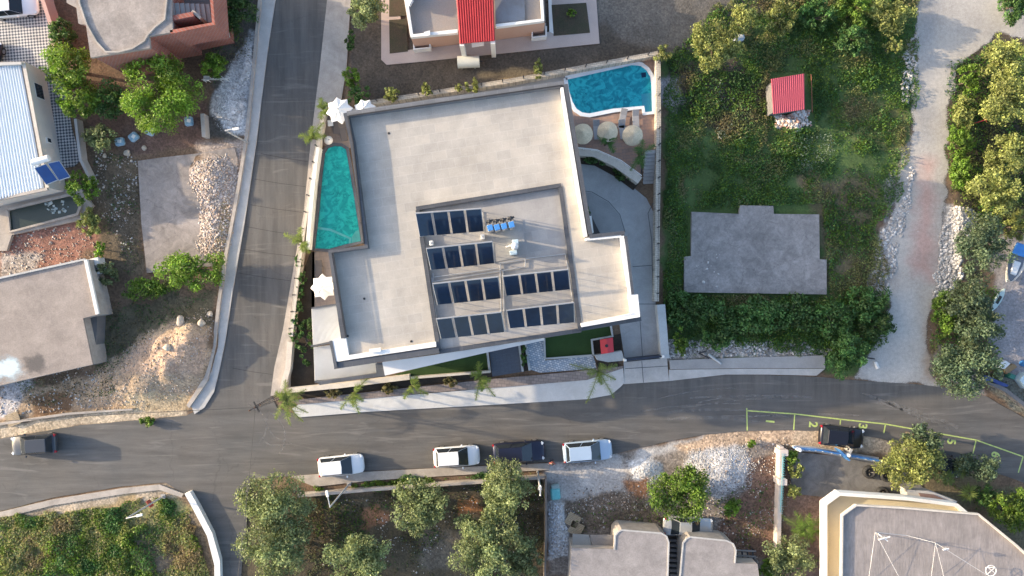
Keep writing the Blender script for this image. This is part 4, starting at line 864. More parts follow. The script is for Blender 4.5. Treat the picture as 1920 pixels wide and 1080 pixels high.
# SE house
ZB=2.9; ZR=5.5
yel=mat('yellow_plaster',(.60,.52,.36),(.54,.46,.32),.8,.5,.06)
q=W(1720,1010,ZR); e=empty('yellow_house','' and (0,0,0) or (q.x,q.y,0),'pale yellow house with a grey roof and wraparound balcony at the bottom right','house')
BAL=[(1545,1130),(1546,945),(1572,924),(1700,934),(1790,946),(1812,962),(1950,1060),(1950,1130)]
b=MB(); b.prism(WP(BAL,ZB),ZB-.25,ZB); b.build('balcony_floor',yel,e)
strip('balcony_parapet',[(1546,1130),(1546,944),(1572,925),(1700,934),(1792,946),(1811,962)],.3,ZB-.2,ZB+.75,white,e,zp=ZB+.5)
ROOF=[(1576,1130),(1578,965),(1604,946),(1690,952),(1834,964),(1905,1022),(1990,1100),(1990,1130)]
b=MB(); b.prism(WP([(1606,1130),(1608,985),(1622,974),(1700,978),(1830,990),(1890,1030),(1950,1130)],ZR),0,ZR-.3); b.build('wall',yel,e)
b=MB(); b.prism(WP(ROOF,ZR),ZR-.297,ZR); b.build('roof',mat('roof_ribbed',(.31,.27,.25),(.25,.22,.205),.95,.4,.16,.3,fine=3,stretch=(3,.4,1),stain=.14),e)
strip('parapet',[(1577,1130),(1579,966),(1605,947),(1690,952),(1834,964),(1905,1022),(1990,1100)],.15,ZR,ZR+.3,cream,e,zp=ZR+.2)
P('balcony_stair',[(1700,918),(1745,921),(1795,940),(1790,946),(1702,936)],1.0,2.2,conc_l,e,zp=2.2)
P('balcony_stair',[(1722,924),(1750,927),(1780,940),(1728,936)],2.201,2.3,mat('stair_red',(.2,.13,.11),None,.9),e,zp=2.2)
def antenna(px,py,label,arms):
    c=W(px,py,ZR); e=empty('roof_antenna',(c.x,c.y,ZR),label,'antenna')
    b=MB(); b.tube((c.x,c.y,ZR),(c.x,c.y,ZR+1.6),.04); b.build('mast',alu,e)
    for dx,dy,zz in arms: b=MB(); b.tube((c.x-dx,c.y-dy,ZR+zz),(c.x+dx,c.y+dy,ZR+zz),.06,n=5); b.build('arm',white,e)
    b=MB(); b.box((c.x,c.y,ZR+1.4),(.3,.25,.1),.3); b.build('bracket',alu,e)
antenna(1641,998,'cross shaped white antenna at the left of the grey roof',[(.5,.12,1.5),(.4,-.3,1.3)])
antenna(1754,1018,'thin antenna mast at the middle of the grey roof',[(.25,.05,1.5)])
c=W(1848,1064,ZR); e=empty('satellite_dish',(c.x,c.y,ZR),'round white dish ring near the right edge of the grey roof','dish')
b=MB(); b.path([(c.x+.45*math.cos(t*math.pi/8),c.y+.45*math.sin(t*math.pi/8),ZR+.7) for t in range(17)],.03,6); b.build('rim',white,e)
b=MB(); b.path([(c.x-.3,c.y-.3,ZR+.7),(c.x+.3,c.y+.3,ZR+.75),(c.x,c.y,ZR)],.022); b.path([(c.x-.3,c.y+.3,ZR+.7),(c.x+.35,c.y-.2,ZR+.7)],.022); b.build('bracket',white,e)
e=empty('guy_wires',(*W(1700,1010,ZR)[:2],ZR),'thin pale wires strung across the grey roof','wires')
for pts in ([(1641,998),(1628,1090)],[(1641,998),(1690,1090)],[(1641,998),(1700,1004),(1754,1018)],[(1754,1018),(1745,1090)],[(1754,1018),(1772,1090)],[(1754,1018),(1850,1078)]):
    b=MB(); b.path([W(x,y,ZR+(1.2 if (x,y) in((1641,998),(1754,1018)) else .08)) for x,y in pts],.013,4); b.build('wire',white,e)
# SE courtyard
struct('courtyard',[(1478,850),(1500,848),(1640,862),(1710,878),(1735,925),(1700,934),(1572,925),(1546,944),(1545,932),(1485,925)],0,.05,mat('court_concrete',(.22,.21,.20),(.165,.16,.155),.9,.35,.16,.2,stain=.3))
e=wall('fence_wall',[(1462,835),(1461,900),(1458,960),(1456,1060)],.35,1.0,mat('wall_pinkwhite',(.58,.50,.44),(.48,.42,.38),.9,.8,.1),'pinkish white wall with turquoise railing west of the courtyard')
teal=mat('teal_rail',(.06,.40,.50),None,.5)
b=MB()
for zz in (1.05,1.3,1.55): b.path([W(1468,850,zz),W(1466,905,zz),W(1463,960,zz)],.022,5)
for i in range(26): v=W(1468,850,1).lerp(W(1463,960,1),i/25); b.tube((v.x,v.y,1.0),(v.x,v.y,1.56),.022,n=4)
b.build('railing',teal,e)
for x,y in ((1468,848),(1466,903)): b=MB(); c=W(x,y,1.2); b.box((c.x,c.y,.75),(.75,.55,1.5)); b.build('pillar',MATS['wall_pinkwhite'],e)
q=W(1560,848); e=empty('blue_fence',(q.x,q.y,0),'blue railing with white scrolls along the north side of the courtyard','fence')
bl=mat('blue_rail',(.06,.20,.46),(.05,.16,.38),.5)
FL=[(1488,839),(1530,842),(1590,853),(1645,862)]
b=MB(); fp=[W(x,y,.5) for x,y in FL]
for z in (.25,.6,1.0,1.35): b.path([(v.x,v.y-.0+z*.05,z) for v in fp],.05,5)
b.build('rail',bl,e)
for i in range(34):
    t=i/33*3; k=min(2,int(t)); v=fp[k].lerp(fp[k+1],t-k); b=MB(); b.tube((v.x,v.y,.1),(v.x,v.y,1.4),.04,n=4); b.build('bar',bl if i%3 else white,e)
strip('plinth',FL,.5,0,.2,conc_l,e,zp=0)
strip('scroll_panel',[(x,y) for x,y in FL],.14,.5,.95,mat('scroll_paleblue',(.30,.42,.60),(.10,.22,.46),.6,6,.3,0,fine=9),e,zp=.8)
for x,y in ((1500,850),(1592,860)):
    c=W(x,y,1.5); b=MB(); b.box((c.x,c.y+.3,.7),(.24,.24,1.4)); b.lathe((c.x,c.y+.3,1.4),[(.06,0),(.16,.1),(.16,.22),(.06,.3)],12); b.build('lamp_pillar',white,e)
strip('gate_leaf',[(1572,843),(1590,862)],.12,.2,1.4,bl,e,zp=1)
strip('gate_leaf',[(1597,842),(1590,856)],.25,.2,1.2,conc_l,e,zp=1.2)
rub=mat('tyre_rubber',(.02,.02,.022),(.03,.03,.03),.8,3,.1,.2)
for k,(x,y,r) in enumerate(((1630,885,.58),(1662,891,.58),(1655,925,.58))):
    c=W(x,y,.3); e=empty('planter_tyre',(c.x,c.y,.05),('westernmost','eastern','southern')[k]+' of the three black tyre planters in the courtyard','tyre','tyre planters in the courtyard')
    b=MB(); b.lathe((c.x,c.y,.05),[(.34,.05),(.45,0),(.6,.08),(.62,.25),(.58,.42),(.45,.5),(.36,.45),(.33,.3)],22); b.build('tyre',rub,e,smooth=True)
    b=MB(); b.lathe((c.x,c.y,.1),[(.33,0),(.33,.12),(.05,.16)],12); b.build('soil',soilm,e)
    b=MB(); 
    for t in range(3): b.tube((c.x,c.y,.2),(c.x+.25*math.cos(t*2.1+k),c.y+.25*math.sin(t*2.1+k),.6),.02)
    b.build('stem',mat('stem_pale',(.3,.27,.22),None,.9),e)
# bottom centre wall lines
wall('lot_wall',[(560,928),(700,916),(900,902),(1024,893)],.28,.8,conc_w,'low concrete wall along the north side of the olive grove')
wall('lot_wall',[(1023,893),(1023,1000),(1021,1100)],.16,1.6,mat('brown_wall',(.22,.18,.15),(.16,.13,.11),.95,1),'thin brown wall between the olive grove and the white stone heap')
# ------------------------------------------------------------ vehicles
tyre=mat('tyre',(.018,.018,.02),None,.8); rim=mat('wheel_rim',(.45,.46,.48),None,.35,metal=.7); carglass=mat('car_glass',(.015,.02,.028),(.02,.028,.035),.06,1,.02,0)
lampr=mat('tail_lamp',(.35,.01,.02),None,.25); lampw=mat('head_lamp',(.75,.78,.8),None,.15)
def car(px,py,ang,L,Wd,label,paint,Ht=1.62,sedan=False,z=.02):
    c=W(px,py,.8); e=empty('parked_car',(c.x,c.y,z),label,'car','parked cars',R(ang))
    def lb(): b=MB(); b.local=True; return b
    w=Wd/2; zb=.98 if not sedan else .88
    st=[(-.5,.58,.5,.70),(-.493,.78,.42,.80),(-.475,.91,.34,.90),(-.44,.975,.26,zb-.02),(-.36,1,.22,zb),(-.1,1,.22,zb+.0),(.16,1,.22,zb-.02),(.24,1,.22,zb-.08),(.36,.985,.22,zb-.14),(.42,.94,.26,zb-.20),(.46,.86,.30,zb-.27),(.485,.72,.36,zb-.35),(.5,.48,.42,zb-.46)]
    if sedan: st[2]=(-.475,.9,.34,.80); st[3]=(-.44,.96,.26,.85)
    vs=[];k=11
    for x,ww,z0,z1 in st:
        X_=x*L; a=w*ww; h=z1-z0
        pr=[(a*.80,z0),(a*.97,z0+h*.25),(a,z0+h*.6),(a*.97,z0+h*.88),(a*.84,z0+h*.99),(0,z1+.035)]
        pts=[(y,zz) for y,zz in pr]+[(-y,zz) for y,zz in pr[-2::-1]]
        vs+=[(X_,y,zz) for y,zz in pts]
    fs=[]
    for i in range(len(st)-1):
        for j in range(k-1): fs.append((i*k+j,i*k+j+1,(i+1)*k+j+1,(i+1)*k+j))
        fs.append((i*k+k-1,i*k,(i+1)*k,(i+1)*k+k-1))
    fs.append(tuple(range(k))); fs.append(tuple((len(st)-1)*k+j for j in range(k)))
    b=lb(); b.add(vs,fs); body=b.build('body',paint,e,smooth=True)
    for f in body.data.polygons[-2:]: f.use_smooth=False
    # greenhouse
    rb,rf=(-.44,.25) if not sedan else (-.36,.22); tb,tf=(-.38,.05) if not sedan else (-.20,.03)
    zg=zb-.04; zt=Ht-.06; wb=w*.90; wt=w*.66
    B=[(rb*L,-wb,zg),(rf*L,-wb,zg),(rf*L,wb,zg),(rb*L,wb,zg)]; T=[(tb*L,-wt,zt),(tf*L,-wt,zt),(tf*L,wt,zt),(tb*L,wt,zt)]
    b=lb(); b.add(B+T,[(3,2,1,0),(4,5,6,7),(0,1,5,4),(1,2,6,5),(2,3,7,6),(3,0,4,7)]); b.build('cabin_frame',blackm if False else paint,e,bevel=.03)
    def pane(name,i,j,k_,l,s=.86,push=.012):
        q=[Vector(v) for v in (i,j,k_,l)]; cc=sum(q,Vector())/4; nn=(q[1]-q[0]).cross(q[3]-q[0]).normalized()
        if nn.dot(cc-Vector((cc.x*.3,0,.8)))<0: nn=-nn
        g=[cc+(v-cc)*s for v in q]; bb=lb(); bb.add([v+nn*push for v in g]+[v-nn*.01 for v in g],[(0,1,2,3),(7,6,5,4),(0,4,5,1),(1,5,6,2),(2,6,7,3),(3,7,4,0)]); bb.build(name,carglass,e)
    pane('windshield',B[1],B[2],T[2],T[1],.97); pane('rear_window',B[3],B[0],T[0],T[3],.92)
    def mixp(a,b_,t): return tuple(a[i]+(b_[i]-a[i])*t for i in range(3))
    for s0,s1 in ((0,1),(3,2)):
        for u0,u1 in ((.0,.498),(.502,1.0)): pane('side_window',mixp(B[s0],B[s1],u0),mixp(B[s0],B[s1],u1),mixp(T[s0],T[s1],u1),mixp(T[s0],T[s1],u0),.955)
    b=lb(); b.prism([((tb+.0)*L,-wt*.97),((tf)*L,-wt*.97),((tf)*L+.05,0),((tf)*L,wt*.97),((tb)*L,wt*.97)],zt-.01,zt+.05); b.build('roof_panel',paint,e,bevel=.02)
    for sx in(-.31,.31):
        for sy in(-1,1):
            b=lb(); b.tube((sx*L,sy*(w-.22),.33),(sx*L,sy*(w+.005),.33),.33,n=20); t=b.build('tyre',tyre,e)
            b=lb(); b.tube((sx*L,sy*(w-.0),.33),(sx*L,sy*(w+.015),.33),.2,n=12); b.build('rim',rim,t)
    for sy in(-1,1):
        b=lb(); b.box((.447*L,sy*w*.72,zb-.27),(.24,.26,.10),-sy*.75); b.build('headlight',lampw,e,bevel=.02)
        b=lb(); b.box((-.472*L,sy*w*.80,.80),(.18,.26,.22),sy*.5); b.build('taillight',lampr,e,bevel=.02)
        b=lb(); b.box((.13*L,sy*(w+.09),zb+.05),(.14,.2,.13)); b.build('mirror',paint,e,bevel=.03)
    return e
def carpaint(name,c,met=.2): return mat(name,c,tuple(x*.95 for x in c),.28,.8,.02,0,metal=met,coat=.6)
pw=carpaint('paint_white',(.72,.73,.74),0); pn=carpaint('paint_navy',(.015,.018,.04)); pb=carpaint('paint_black',(.012,.012,.018)); pg=carpaint('paint_grey',(.04,.045,.055),0); pl=carpaint('paint_paleblue',(.36,.46,.58),.1); ps=carpaint('paint_silver',(.42,.43,.43),.3)
car(639,873,6,4.25,1.85,'small white hatchback parked alone on the main road, leftmost of the roadside row',pw)
car(856,856,4,4.3,1.88,'white suv parked directly behind the navy car',pw)
car(973,848,4,4.9,1.92,'dark navy suv partly under the olive tree at the kerb',pn)
car(1102,846,5,4.6,1.92,'pale blue grey suv at the right end of the roadside row',pl)
car(1579,819,-6,4.2,1.9,'black car parked over bays two and three on the dirt verge',pb,1.55)
car(62,834,184,4.3,1.85,'dark grey suv at the far left of the main road',pg)
car(22,12,6,4.6,1.85,'white saloon at the top left corner on the tiled yard',pw,1.45,True)
car(1291,988,-3,4.7,1.8,'old silver saloon half covered by the citrus tree',ps,1.4,True,z=.06)
car(-22,118,80,4.4,1.8,'dark car at the left edge on the tiled yard',pb,1.5,True)
car(1765,868,-20,4.0,1.75,'dark car hidden under the trees by bay five',pb,1.5,z=.06)
# boat on trailer (east)
q=W(1906,492,.9); e=empty('small_boat',(q.x,q.y,.1),'white motorboat with a blue cover at the right edge','boat',rz=R(72))
b=MB(); b.local=True; st=[(-1.6,.62),(-.8,.78),(.2,.80),(1.0,.62),(1.6,.32),(1.9,.03)]; vs=[];
for x,w_ in st: vs+=[(x,-w_,.9),(x,-w_*.6,.3),(x,0,.2),(x,w_*.6,.3),(x,w_,.9)]
fs=[(i*5+j,i*5+j+1,i*5+j+6,i*5+j+5) for i in range(5) for j in range(4)]+[(0,1,2,3,4)]
b.add(vs,fs); o=b.build('hull',white,e); o.rotation_euler[2]=math.pi; 
b=MB(); b.local=True; b.prism([(x,w_*.8) for x,w_ in st]+[(x,-w_*.8) for x,w_ in st[::-1]],.7,.75); o=b.build('deck',mat('deck_grey',(.2,.22,.25),None,.7),e); o.rotation_euler[2]=math.pi
b=MB(); b.local=True; b.prism([(-.1,.35),(1.2,.28),(1.2,-.28),(-.1,-.35)],.751,.95); o=b.build('seat',white,e,bevel=.06); o.rotation_euler[2]=math.pi
b=MB(); b.local=True; b.prism([(.6,-.85),(1.7,-.7),(1.75,.7),(.6,.85)],.96,1.1); b.build('cover',blue,e,bevel=.08)
b=MB(); b.local=True; b.box((0,0,.12),(3.2,.1,.1)); b.box((0,0,.12),(.1,1.6,.1)); b.build('trailer',blackm,e)
q=W(1868,562); e=empty('kayak',(q.x,q.y,.05),'pale narrow kayak lying at the edge of the olive tree','kayak',rz=R(60))
b=MB(); b.local=True; st=[(-1.2,.04),(-.7,.24),(0,.32),(.7,.24),(1.2,.04)]; b.prism([(x,a) for x,a in st]+[(x,-a) for x,a in st[::-1]],.05,.3); b.build('hull',mat('kayak_mint',(.5,.62,.6),None,.5),e,bevel=.04)
b=MB(); b.local=True; b.prism([(-.4,.14),(.4,.14),(.4,-.14),(-.4,-.14)],.301,.32); b.build('cockpit',blackm,e)
# junk at the lower right yard
def boxthing(name,pts,z0,z1,m,label,cat,extra=None):
    q=cen(pts,z1); e=empty(name,(q[0],q[1],z0),label,cat); P('body',pts,z0,z1,m,e,bevel=.03)
    if extra: P('top',extra,z1+.003,z1+.05,m if extra is None else conc_l,e)
    return e
boxthing('crate',[(1876,680),(1886,676),(1895,682),(1884,692),(1874,690)],0,.7,white,'white crate at the top of the junk by the right edge','crate')
boxthing('timber_stack',[(1882,690),(1902,682),(1908,688),(1888,702)],0,.45,mat('timber',(.30,.20,.10),(.24,.16,.09),.9,3,.2),'brown timber stack next to the white crate','timber')
boxthing('tarp_bundle',[(1842,706),(1850,704),(1892,722),(1888,726),(1850,716)],0,.8,mat('tarp_navy',(.02,.04,.16),(.03,.06,.22),.5,2),'long navy blue tarp bundle at the road bend','tarp')
boxthing('metal_sheet',[(1912,712),(1925,698),(1935,710),(1925,730)],0,.9,mat('sheet_pale',(.5,.62,.66),None,.4),'pale blue metal sheet at the right edge above the road','sheet')
boxthing('green_bin',[(1896,700),(1906,704),(1902,712),(1893,708)],0,.8,mat('bin_green',(.03,.16,.12),None,.5),'small dark green bin among the junk','bin')
q=W(1916,681); e=empty('blue_barrel',(q.x,q.y,0),'blue barrel at the right edge above the junk','barrel')
b=MB(); b.lathe((q.x,q.y,0),[(.28,0),(.3,.1),(.29,.45),(.3,.8),(.27,.88)],16); b.build('drum',blue,e); b=MB(); b.lathe((q.x+.1,q.y,.88),[(.05,0),(.05,.03)],8); b.build('cap',blackm,e)
wall('road_wall',[(1848,715),(1880,730),(1925,765),(1990,800)],.35,.8,conc_d,'dark mossy wall at the road bend on the right')
# ------------------------------------------------------------ lamps, poles, wires
galv=mat('galvanised',(.50,.50,.49),(.42,.42,.41),.5,2,.05,0,metal=.3)
def lamp(base,top,arm,h,label):
    B=W(*base); e=empty('street_lamp',(B.x,B.y,0),label,'street lamp','street lamps')
    A=W(*arm,h+.1); T=Vector((B.x,B.y,h))
    b=MB(); b.tube((B.x,B.y,0),T,.09,.06); b.build('pole',galv,e)
    b=MB(); b.tube(T,A,.045); b.build('arm',galv,e)
    d=(A-T).normalized(); b=MB(); b.box((A.x+d.x*.15,A.y+d.y*.15,A.z),(.55,.22,.1),math.atan2(d.y,d.x)); b.build('lamp_head',white,e,bevel=.03)
    b=MB(); b.box((B.x,B.y,.1),(.4,.4,.2)); b.build('base',conc,e)
    return e
lamp((465,268),(422,244),(439,242),5.4,'street lamp leaning over the white gravel west of the street')
lamp((655,907),(617,948),(614,929),7.2,'street lamp at the pavement beside the small white hatchback')
e=lamp((307,930),(248,972),(258,967),6.6,'street lamp with a small red sign at the bottom left corner lot')
B=W(307,930); b=MB(); b.box((B.x-.1,B.y,2.4),(.06,.7,.7),.6); b.build('sign_plate',mat('sign_red',(.42,.08,.05),None,.5),e)
q=W(1008,884); e=empty('utility_pole',(q.x,q.y,0),'plain utility pole beside the olive grove corner','utility pole')
b=MB(); b.tube((q.x,q.y,0),(q.x,q.y,6.6),.11,.07); b.build('pole',galv,e)
b=MB(); b.box((q.x,q.y,6.3),(.12,.9,.1)); b.box((q.x,q.y,5.6),(.3,.3,.3)); b.build('crossarm',galv,e)
for sy in(-.4,0,.4): b=MB(); b.lathe((q.x,q.y+sy,6.36),[(.05,0),(.07,.06),(.04,.14)],8); b.build('insulator',white,e)
q=W(528,741); e=empty('lattice_pole',(q.x,q.y,0),'tall dark lattice power pole at the street junction','utility pole')
b=MB(); hp=7.0
for sx,sy in((-1,-1),(1,-1),(1,1),(-1,1)): b.tube((q.x+sx*.22,q.y+sy*.22,0),(q.x+sx*.09,q.y+sy*.09,hp),.03,n=5)
for k in range(14):
    z0=k*.5;z1=z0+.5; s0=.22-.13*z0/hp; s1=.22-.13*z1/hp
    for (ax,ay),(bx,by) in (((-1,-1),(1,-1)),((1,-1),(1,1)),((1,1),(-1,1)),((-1,1),(-1,-1))): b.tube((q.x+ax*s0,q.y+ay*s0,z0),(q.x+bx*s1,q.y+by*s1,z1),.018,n=4)
b.build('lattice',mat('rust_grey',(.14,.12,.11),None,.8),e)
b=MB(); b.box((q.x,q.y,hp),(1.1,.1,.1),.5); b.box((q.x,q.y,hp-.3),(.1,1.0,.1),.5); b.build('crossarm',blackm,e)
for t in (-.5,0,.5): b=MB(); b.lathe((q.x+t*.9,q.y+t*.5,hp+.05),[(.05,0),(.07,.07),(.04,.16)],8); b.build('insulator',mat('brown_insulator',(.16,.08,.05),None,.4),e)
def cable(a,b_,sag,label,r=.022):
    A=Vector(a);B=Vector(b_); pts=[]
    for i in range(15):
        t=i/14; v=A.lerp(B,t); v.z-=sag*4*t*(1-t); pts.append(v)
    o=MB().path(pts,r,4).build('power_cable',blackm); tag(o,label,'cable','overhead cables'); 
top=Vector((q.x,q.y,hp)); u=W(1008,884)
cable(top,(W(430,1200,7.2)),.5,'black overhead cable running south over the narrow lane')
cable(top,(W(-150,800,6.8)),.6,'overhead cable running west over the junction')
# ------------------------------------------------------------ people
def person(px,py,label,rz=0):
    c=W(px,py); e=empty('person',(c.x,c.y,.15),label,'person',rz=rz)
    def skin(name,vs,es,rad,m,par):
        me=D.meshes.new(name); me.from_pydata(vs,es,[]); o=D.objects.new(name,me); COL.objects.link(o)
        md=o.modifiers.new('k','SKIN'); o.modifiers.new('s','SUBSURF').levels=1
        for i,r in enumerate(rad): me.skin_vertices[0].data[i].radius=(r,r*.85)
        me.skin_vertices[0].data[0].use_root=True
        bpy.context.view_layer.update(); m2=D.meshes.new_from_object(o.evaluated_get(bpy.context.evaluated_depsgraph_get())); D.objects.remove(o)
        m2.materials.clear(); m2.materials.append(m); q=D.objects.new(name,m2); COL.objects.link(q); q.parent=par
        for f in m2.polygons: f.use_smooth=True
        return q
    V_=[(0,0,.95),(0,0,1.15),(0,0,1.38),(0,0,1.50),(0,.01,1.58),(0,.02,1.68),(.19,0,1.40),(.27,.03,1.15),(.25,.22,.98),(.25,.29,.93),(-.19,0,1.40),(-.27,.02,1.14),(-.28,.10,.90),(-.28,.13,.83),(.09,0,.9),(.10,.06,.5),(.10,-.02,.08),(.10,.12,.03),(-.09,0,.9),(-.10,-.04,.5),(-.10,-.12,.08),(-.10,.02,.03)]
    E_=[(0,1),(1,2),(2,3),(3,4),(4,5),(2,6),(6,7),(7,8),(8,9),(2,10),(10,11),(11,12),(12,13),(0,14),(14,15),(15,16),(16,17),(0,18),(18,19),(19,20),(20,21)]
    Rr=[.14,.13,.15,.06,.095,.085,.065,.045,.032,.03,.065,.045,.032,.03,.085,.058,.04,.04,.085,.058,.04,.04]
    skin('body',V_,E_,Rr,mat('skin',(.42,.26,.19),None,.6),e)
    idx=[0,1,2,6,7,10,11]; mp_={v:i for i,v in enumerate(idx)}
    skin('shirt',[V_[i] for i in idx],[(mp_[a],mp_[b]) for a,b in E_ if a in mp_ and b in mp_],[Rr[i]*1.12+.008 for i in idx],mat('shirt_red',(.38,.10,.08),None,.9),e)
    idx=[0,14,15,16,18,19,20]; mp_={v:i for i,v in enumerate(idx)}
    skin('trousers',[V_[i] for i in idx],[(mp_[a],mp_[b]) for a,b in E_ if a in mp_ and b in mp_],[Rr[i]*1.12+.008 for i in idx],mat('trousers_dark',(.03,.03,.04),None,.9),e)
    b=MB(); b.local=True; b.lathe((0,-.005,1.63),[(.10,0),(.108,.06),(.085,.12),(.03,.145)],12); b.build('hair',mat('hair_dark',(.03,.02,.015),None,.7),e,smooth=True)
    b=MB(); b.local=True; b.tube((0,.1,1.62),(0,.135,1.61),.016,.01); b.build('nose',MATS['skin'],e)
    for s in(-1,1): b=MB(); b.local=True; b.lathe((s*.035,.098,1.645),[(.012,0),(.012,.01)],6); b.build('eye',blackm,e)
person(1034,862,'person in a reddish top standing between the navy car and the pale blue car',R(170))
# ------------------------------------------------------------ foliage
OLV=np.array((.18,.22,.095)); CIT=np.array((.135,.24,.025)); YEL=np.array((.31,.345,.10)); DGR=np.array((.042,.10,.024)); BLU=np.array((.095,.145,.08)); DRYC=np.array((.20,.17,.07))
def quads(Pc,Nn,size,asp,rng):
    n=len(Pc); r=rng.normal(size=(n,3)); t=np.cross(Nn,r); t/=np.linalg.norm(t,axis=1,keepdims=True)+1e-9; b=np.cross(Nn,t)
    s=size[:,None]; t=t*s; b=b*s*asp
    V=np.stack([Pc-t,Pc-b*1.0+t*.1,Pc+t,Pc+b+t*.1],1)   # diamond leaf
    return V.reshape(-1,3),np.arange(n*4).reshape(n,4)
bark=mat('bark',(.13,.10,.075),(.09,.07,.05),.95,3,.3,.6)
def tree(label,px,py,rpx,h,col,seed,sx=1.0,sy=1.0,group=None,name='olive_tree',cat='tree',leaf=.115,dens=1.0,low=None,tuft=1.0):
    rng=np.random.RandomState(seed); zc=h*.62; c=W(px,py,zc); Rr=rpx*1.13*(H-zc)/FPX
    low=h*.22 if low is None else low
    e=empty(name,(c.x,c.y,0),label,cat,group)
    K=int(14+17*Rr); rz=(h-low)/2*.8; cen_=[]; rad=[]
    for k in range(K):
        a=rng.rand()*6.283; rr=math.sqrt(rng.rand())*.86*(1+.12*math.sin(3*a+seed)+.08*math.sin(5*a+seed*2)); zz=rng.uniform(-.7,1)*math.sqrt(max(0.02,1-rr*rr))
        cen_.append((rr*math.cos(a)*Rr*sx,rr*math.sin(a)*Rr*sy,(low+h)/2+zz*rz)); rad.append(rng.uniform(.13,.30)*min(Rr,3.2)*(1 if rr<.6 else .85))
    cen_=np.array(cen_); rad=np.array(rad); tints=rng.uniform(.6,1.4,K); ty=rng.uniform(0,1,K)
    N=int(520*Rr*Rr*sx*sy*dens*(.15/leaf)**2*.95+160); ks=rng.choice(K,N,p=rad**2/np.sum(rad**2))
    d=rng.normal(size=(N,3)); d/=np.linalg.norm(d,axis=1,keepdims=True); u=rng.rand(N)**.38
    spike=1+.30*rng.rand(N)*tuft
    Pc=cen_[ks]+d*(rad[ks]*u*spike)[:,None]*np.array([1,1,.8])
    Nn=d+rng.normal(size=(N,3))*.8; Nn/=np.linalg.norm(Nn,axis=1,keepdims=True)
    sz=rng.uniform(.6,1.35,N)*leaf
    V,F_=quads(Pc,Nn,sz,.55,rng); Vc=np.repeat(Pc,4,0)
    cl=col[None,:]*(tints[ks]*rng.uniform(.7,1.35,N))[:,None]
    y_=(ty[ks]*.35*rng.rand(N))[:,None]; cl=cl*(1-y_)+np.array((.24,.25,.08))*y_
    C=np.repeat(cl,4,0)
    V[:,2]=np.maximum(V[:,2],.03)
    rawmesh('crown',V,F_,LEAF,C,e)
    b=MB(); b.local=True; tr=max(.05,.045*Rr+.03); tp=Vector((rng.uniform(-.2,.2),rng.uniform(-.2,.2),low+(h-low)*.25)); b.tube((0,0,-.1),tp,tr*1.3,tr*.8,8)
    for k in range(min(K,9)):
        m_=tp.lerp(Vector(cen_[k]),.5)+Vector((0,0,-.1)); b.tube(tp,m_,tr*.5,tr*.3,5); b.tube(m_,cen_[k],tr*.3,.02,5)
    b.build('trunk',bark,e); return e
T=tree; OG='olive trees of the southern grove'
T('broad bright green tree beside the unfinished house, largest on the left',295,170,70,5.0,CIT*1.25,1,1.05,1.0,name='fruit_tree')
T('green tree overhanging the tiled yard just south of the unfinished house',128,122,44,4.2,CIT*1.05,2,1.1,.95,name='fruit_tree')
T('rounded green tree directly south of the tree over the tiled yard',143,180,40,3.8,CIT*1.15,3,name='fruit_tree')
T('dark small tree between the tiled yard and the unfinished house',118,62,24,3.2,DGR*1.3,4,.8,1.3,name='fruit_tree')
T('dark feathery shrub between the big bright tree and the rounded tree',205,186,30,2.8,DGR*1.6,5,.8,1.2,name='shrub',cat='shrub',tuft=2.5)
T('grey green olive bush above the low wall of the tiled yard',186,258,26,2.4,OLV*1.2,6,1.1,.9,name='olive_tree')
T('small upright green shrub by the white bench',400,122,22,2.2,CIT*1.1,7,1,1.15,name='shrub',cat='shrub')
T('egg shaped green tree at the corner of the dark basin',155,352,25,3.0,CIT*1.0,8,1,1.2,name='fruit_tree')
T('yellowish bush just south of the egg shaped tree',168,418,20,1.6,YEL*.9,9,1,1.5,name='bush',cat='bush')
T('small bright green bush east of the reddish soil patch',187,468,11,1.2,CIT*1.3,10,.8,1.8,name='bush',cat='bush')
T('dull olive bush by the open white annex',200,512,20,1.5,OLV*.8,11,1.2,1,name='bush',cat='bush')
T('wide bright green citrus shrub beside the rubble slab',362,508,46,2.8,CIT*1.25,12,1.25,.7,name='fruit_tree')
T('low green hedge shrub west of the wide citrus shrub',270,540,34,1.6,CIT*.95,13,1.5,.6,name='shrub',cat='shrub')
T('dense dark shrub in the shade east of the unfinished house',445,22,36,2.4,DGR*1.2,14,.9,1.3,name='shrub',cat='shrub')
T('olive tree at the top between the street and the peach house',688,18,34,3.8,OLV*1.35,15,1,1.05)
T('leafy bush against the wall north of the star umbrella',659,146,17,2.0,CIT*1.1,16,name='bush',cat='bush')
T('dark green bush between the two northern star umbrellas',673,180,20,1.8,DGR*1.8,17,name='bush',cat='bush')
T('dark bush hugging the pavement wall above the leafy bush',657,75,12,1.6,DGR*1.3,18,.7,1.6,name='bush',cat='bush')
for i,(x,y,r,lb) in enumerate(((735,176,14,'westernmost yellow green shrub along the north wall'),(800,168,11,'second yellow green shrub from the west on the north wall'),(859,164,7,'smallest yellow green shrub on the north wall'),(887,160,13,'yellow green shrub in the middle of the north wall'))):
    T(lb,x,y,r,1.9,YEL*.85,20+i,1,1.1,'yellow green shrubs along the north wall','shrub','shrub')
T('tall narrow climbing shrub on the north wall left of the blue pool',1009,132,11,2.2,YEL*.8,25,.6,2.0,name='shrub',cat='shrub')
T('leaning feathery shrub at the northeast corner of the stone walls',1241,102,15,2.4,YEL*.75,26,1.1,1.1,name='shrub',cat='shrub')
T('olive tree with yellowish crown at the corner of the overgrown lot',1338,80,44,3.6,YEL*.8,27,.95,1.05)
T('smaller yellowish olive near the top of the overgrown lot',1393,36,26,3.0,YEL*.85,28,1,1.1)
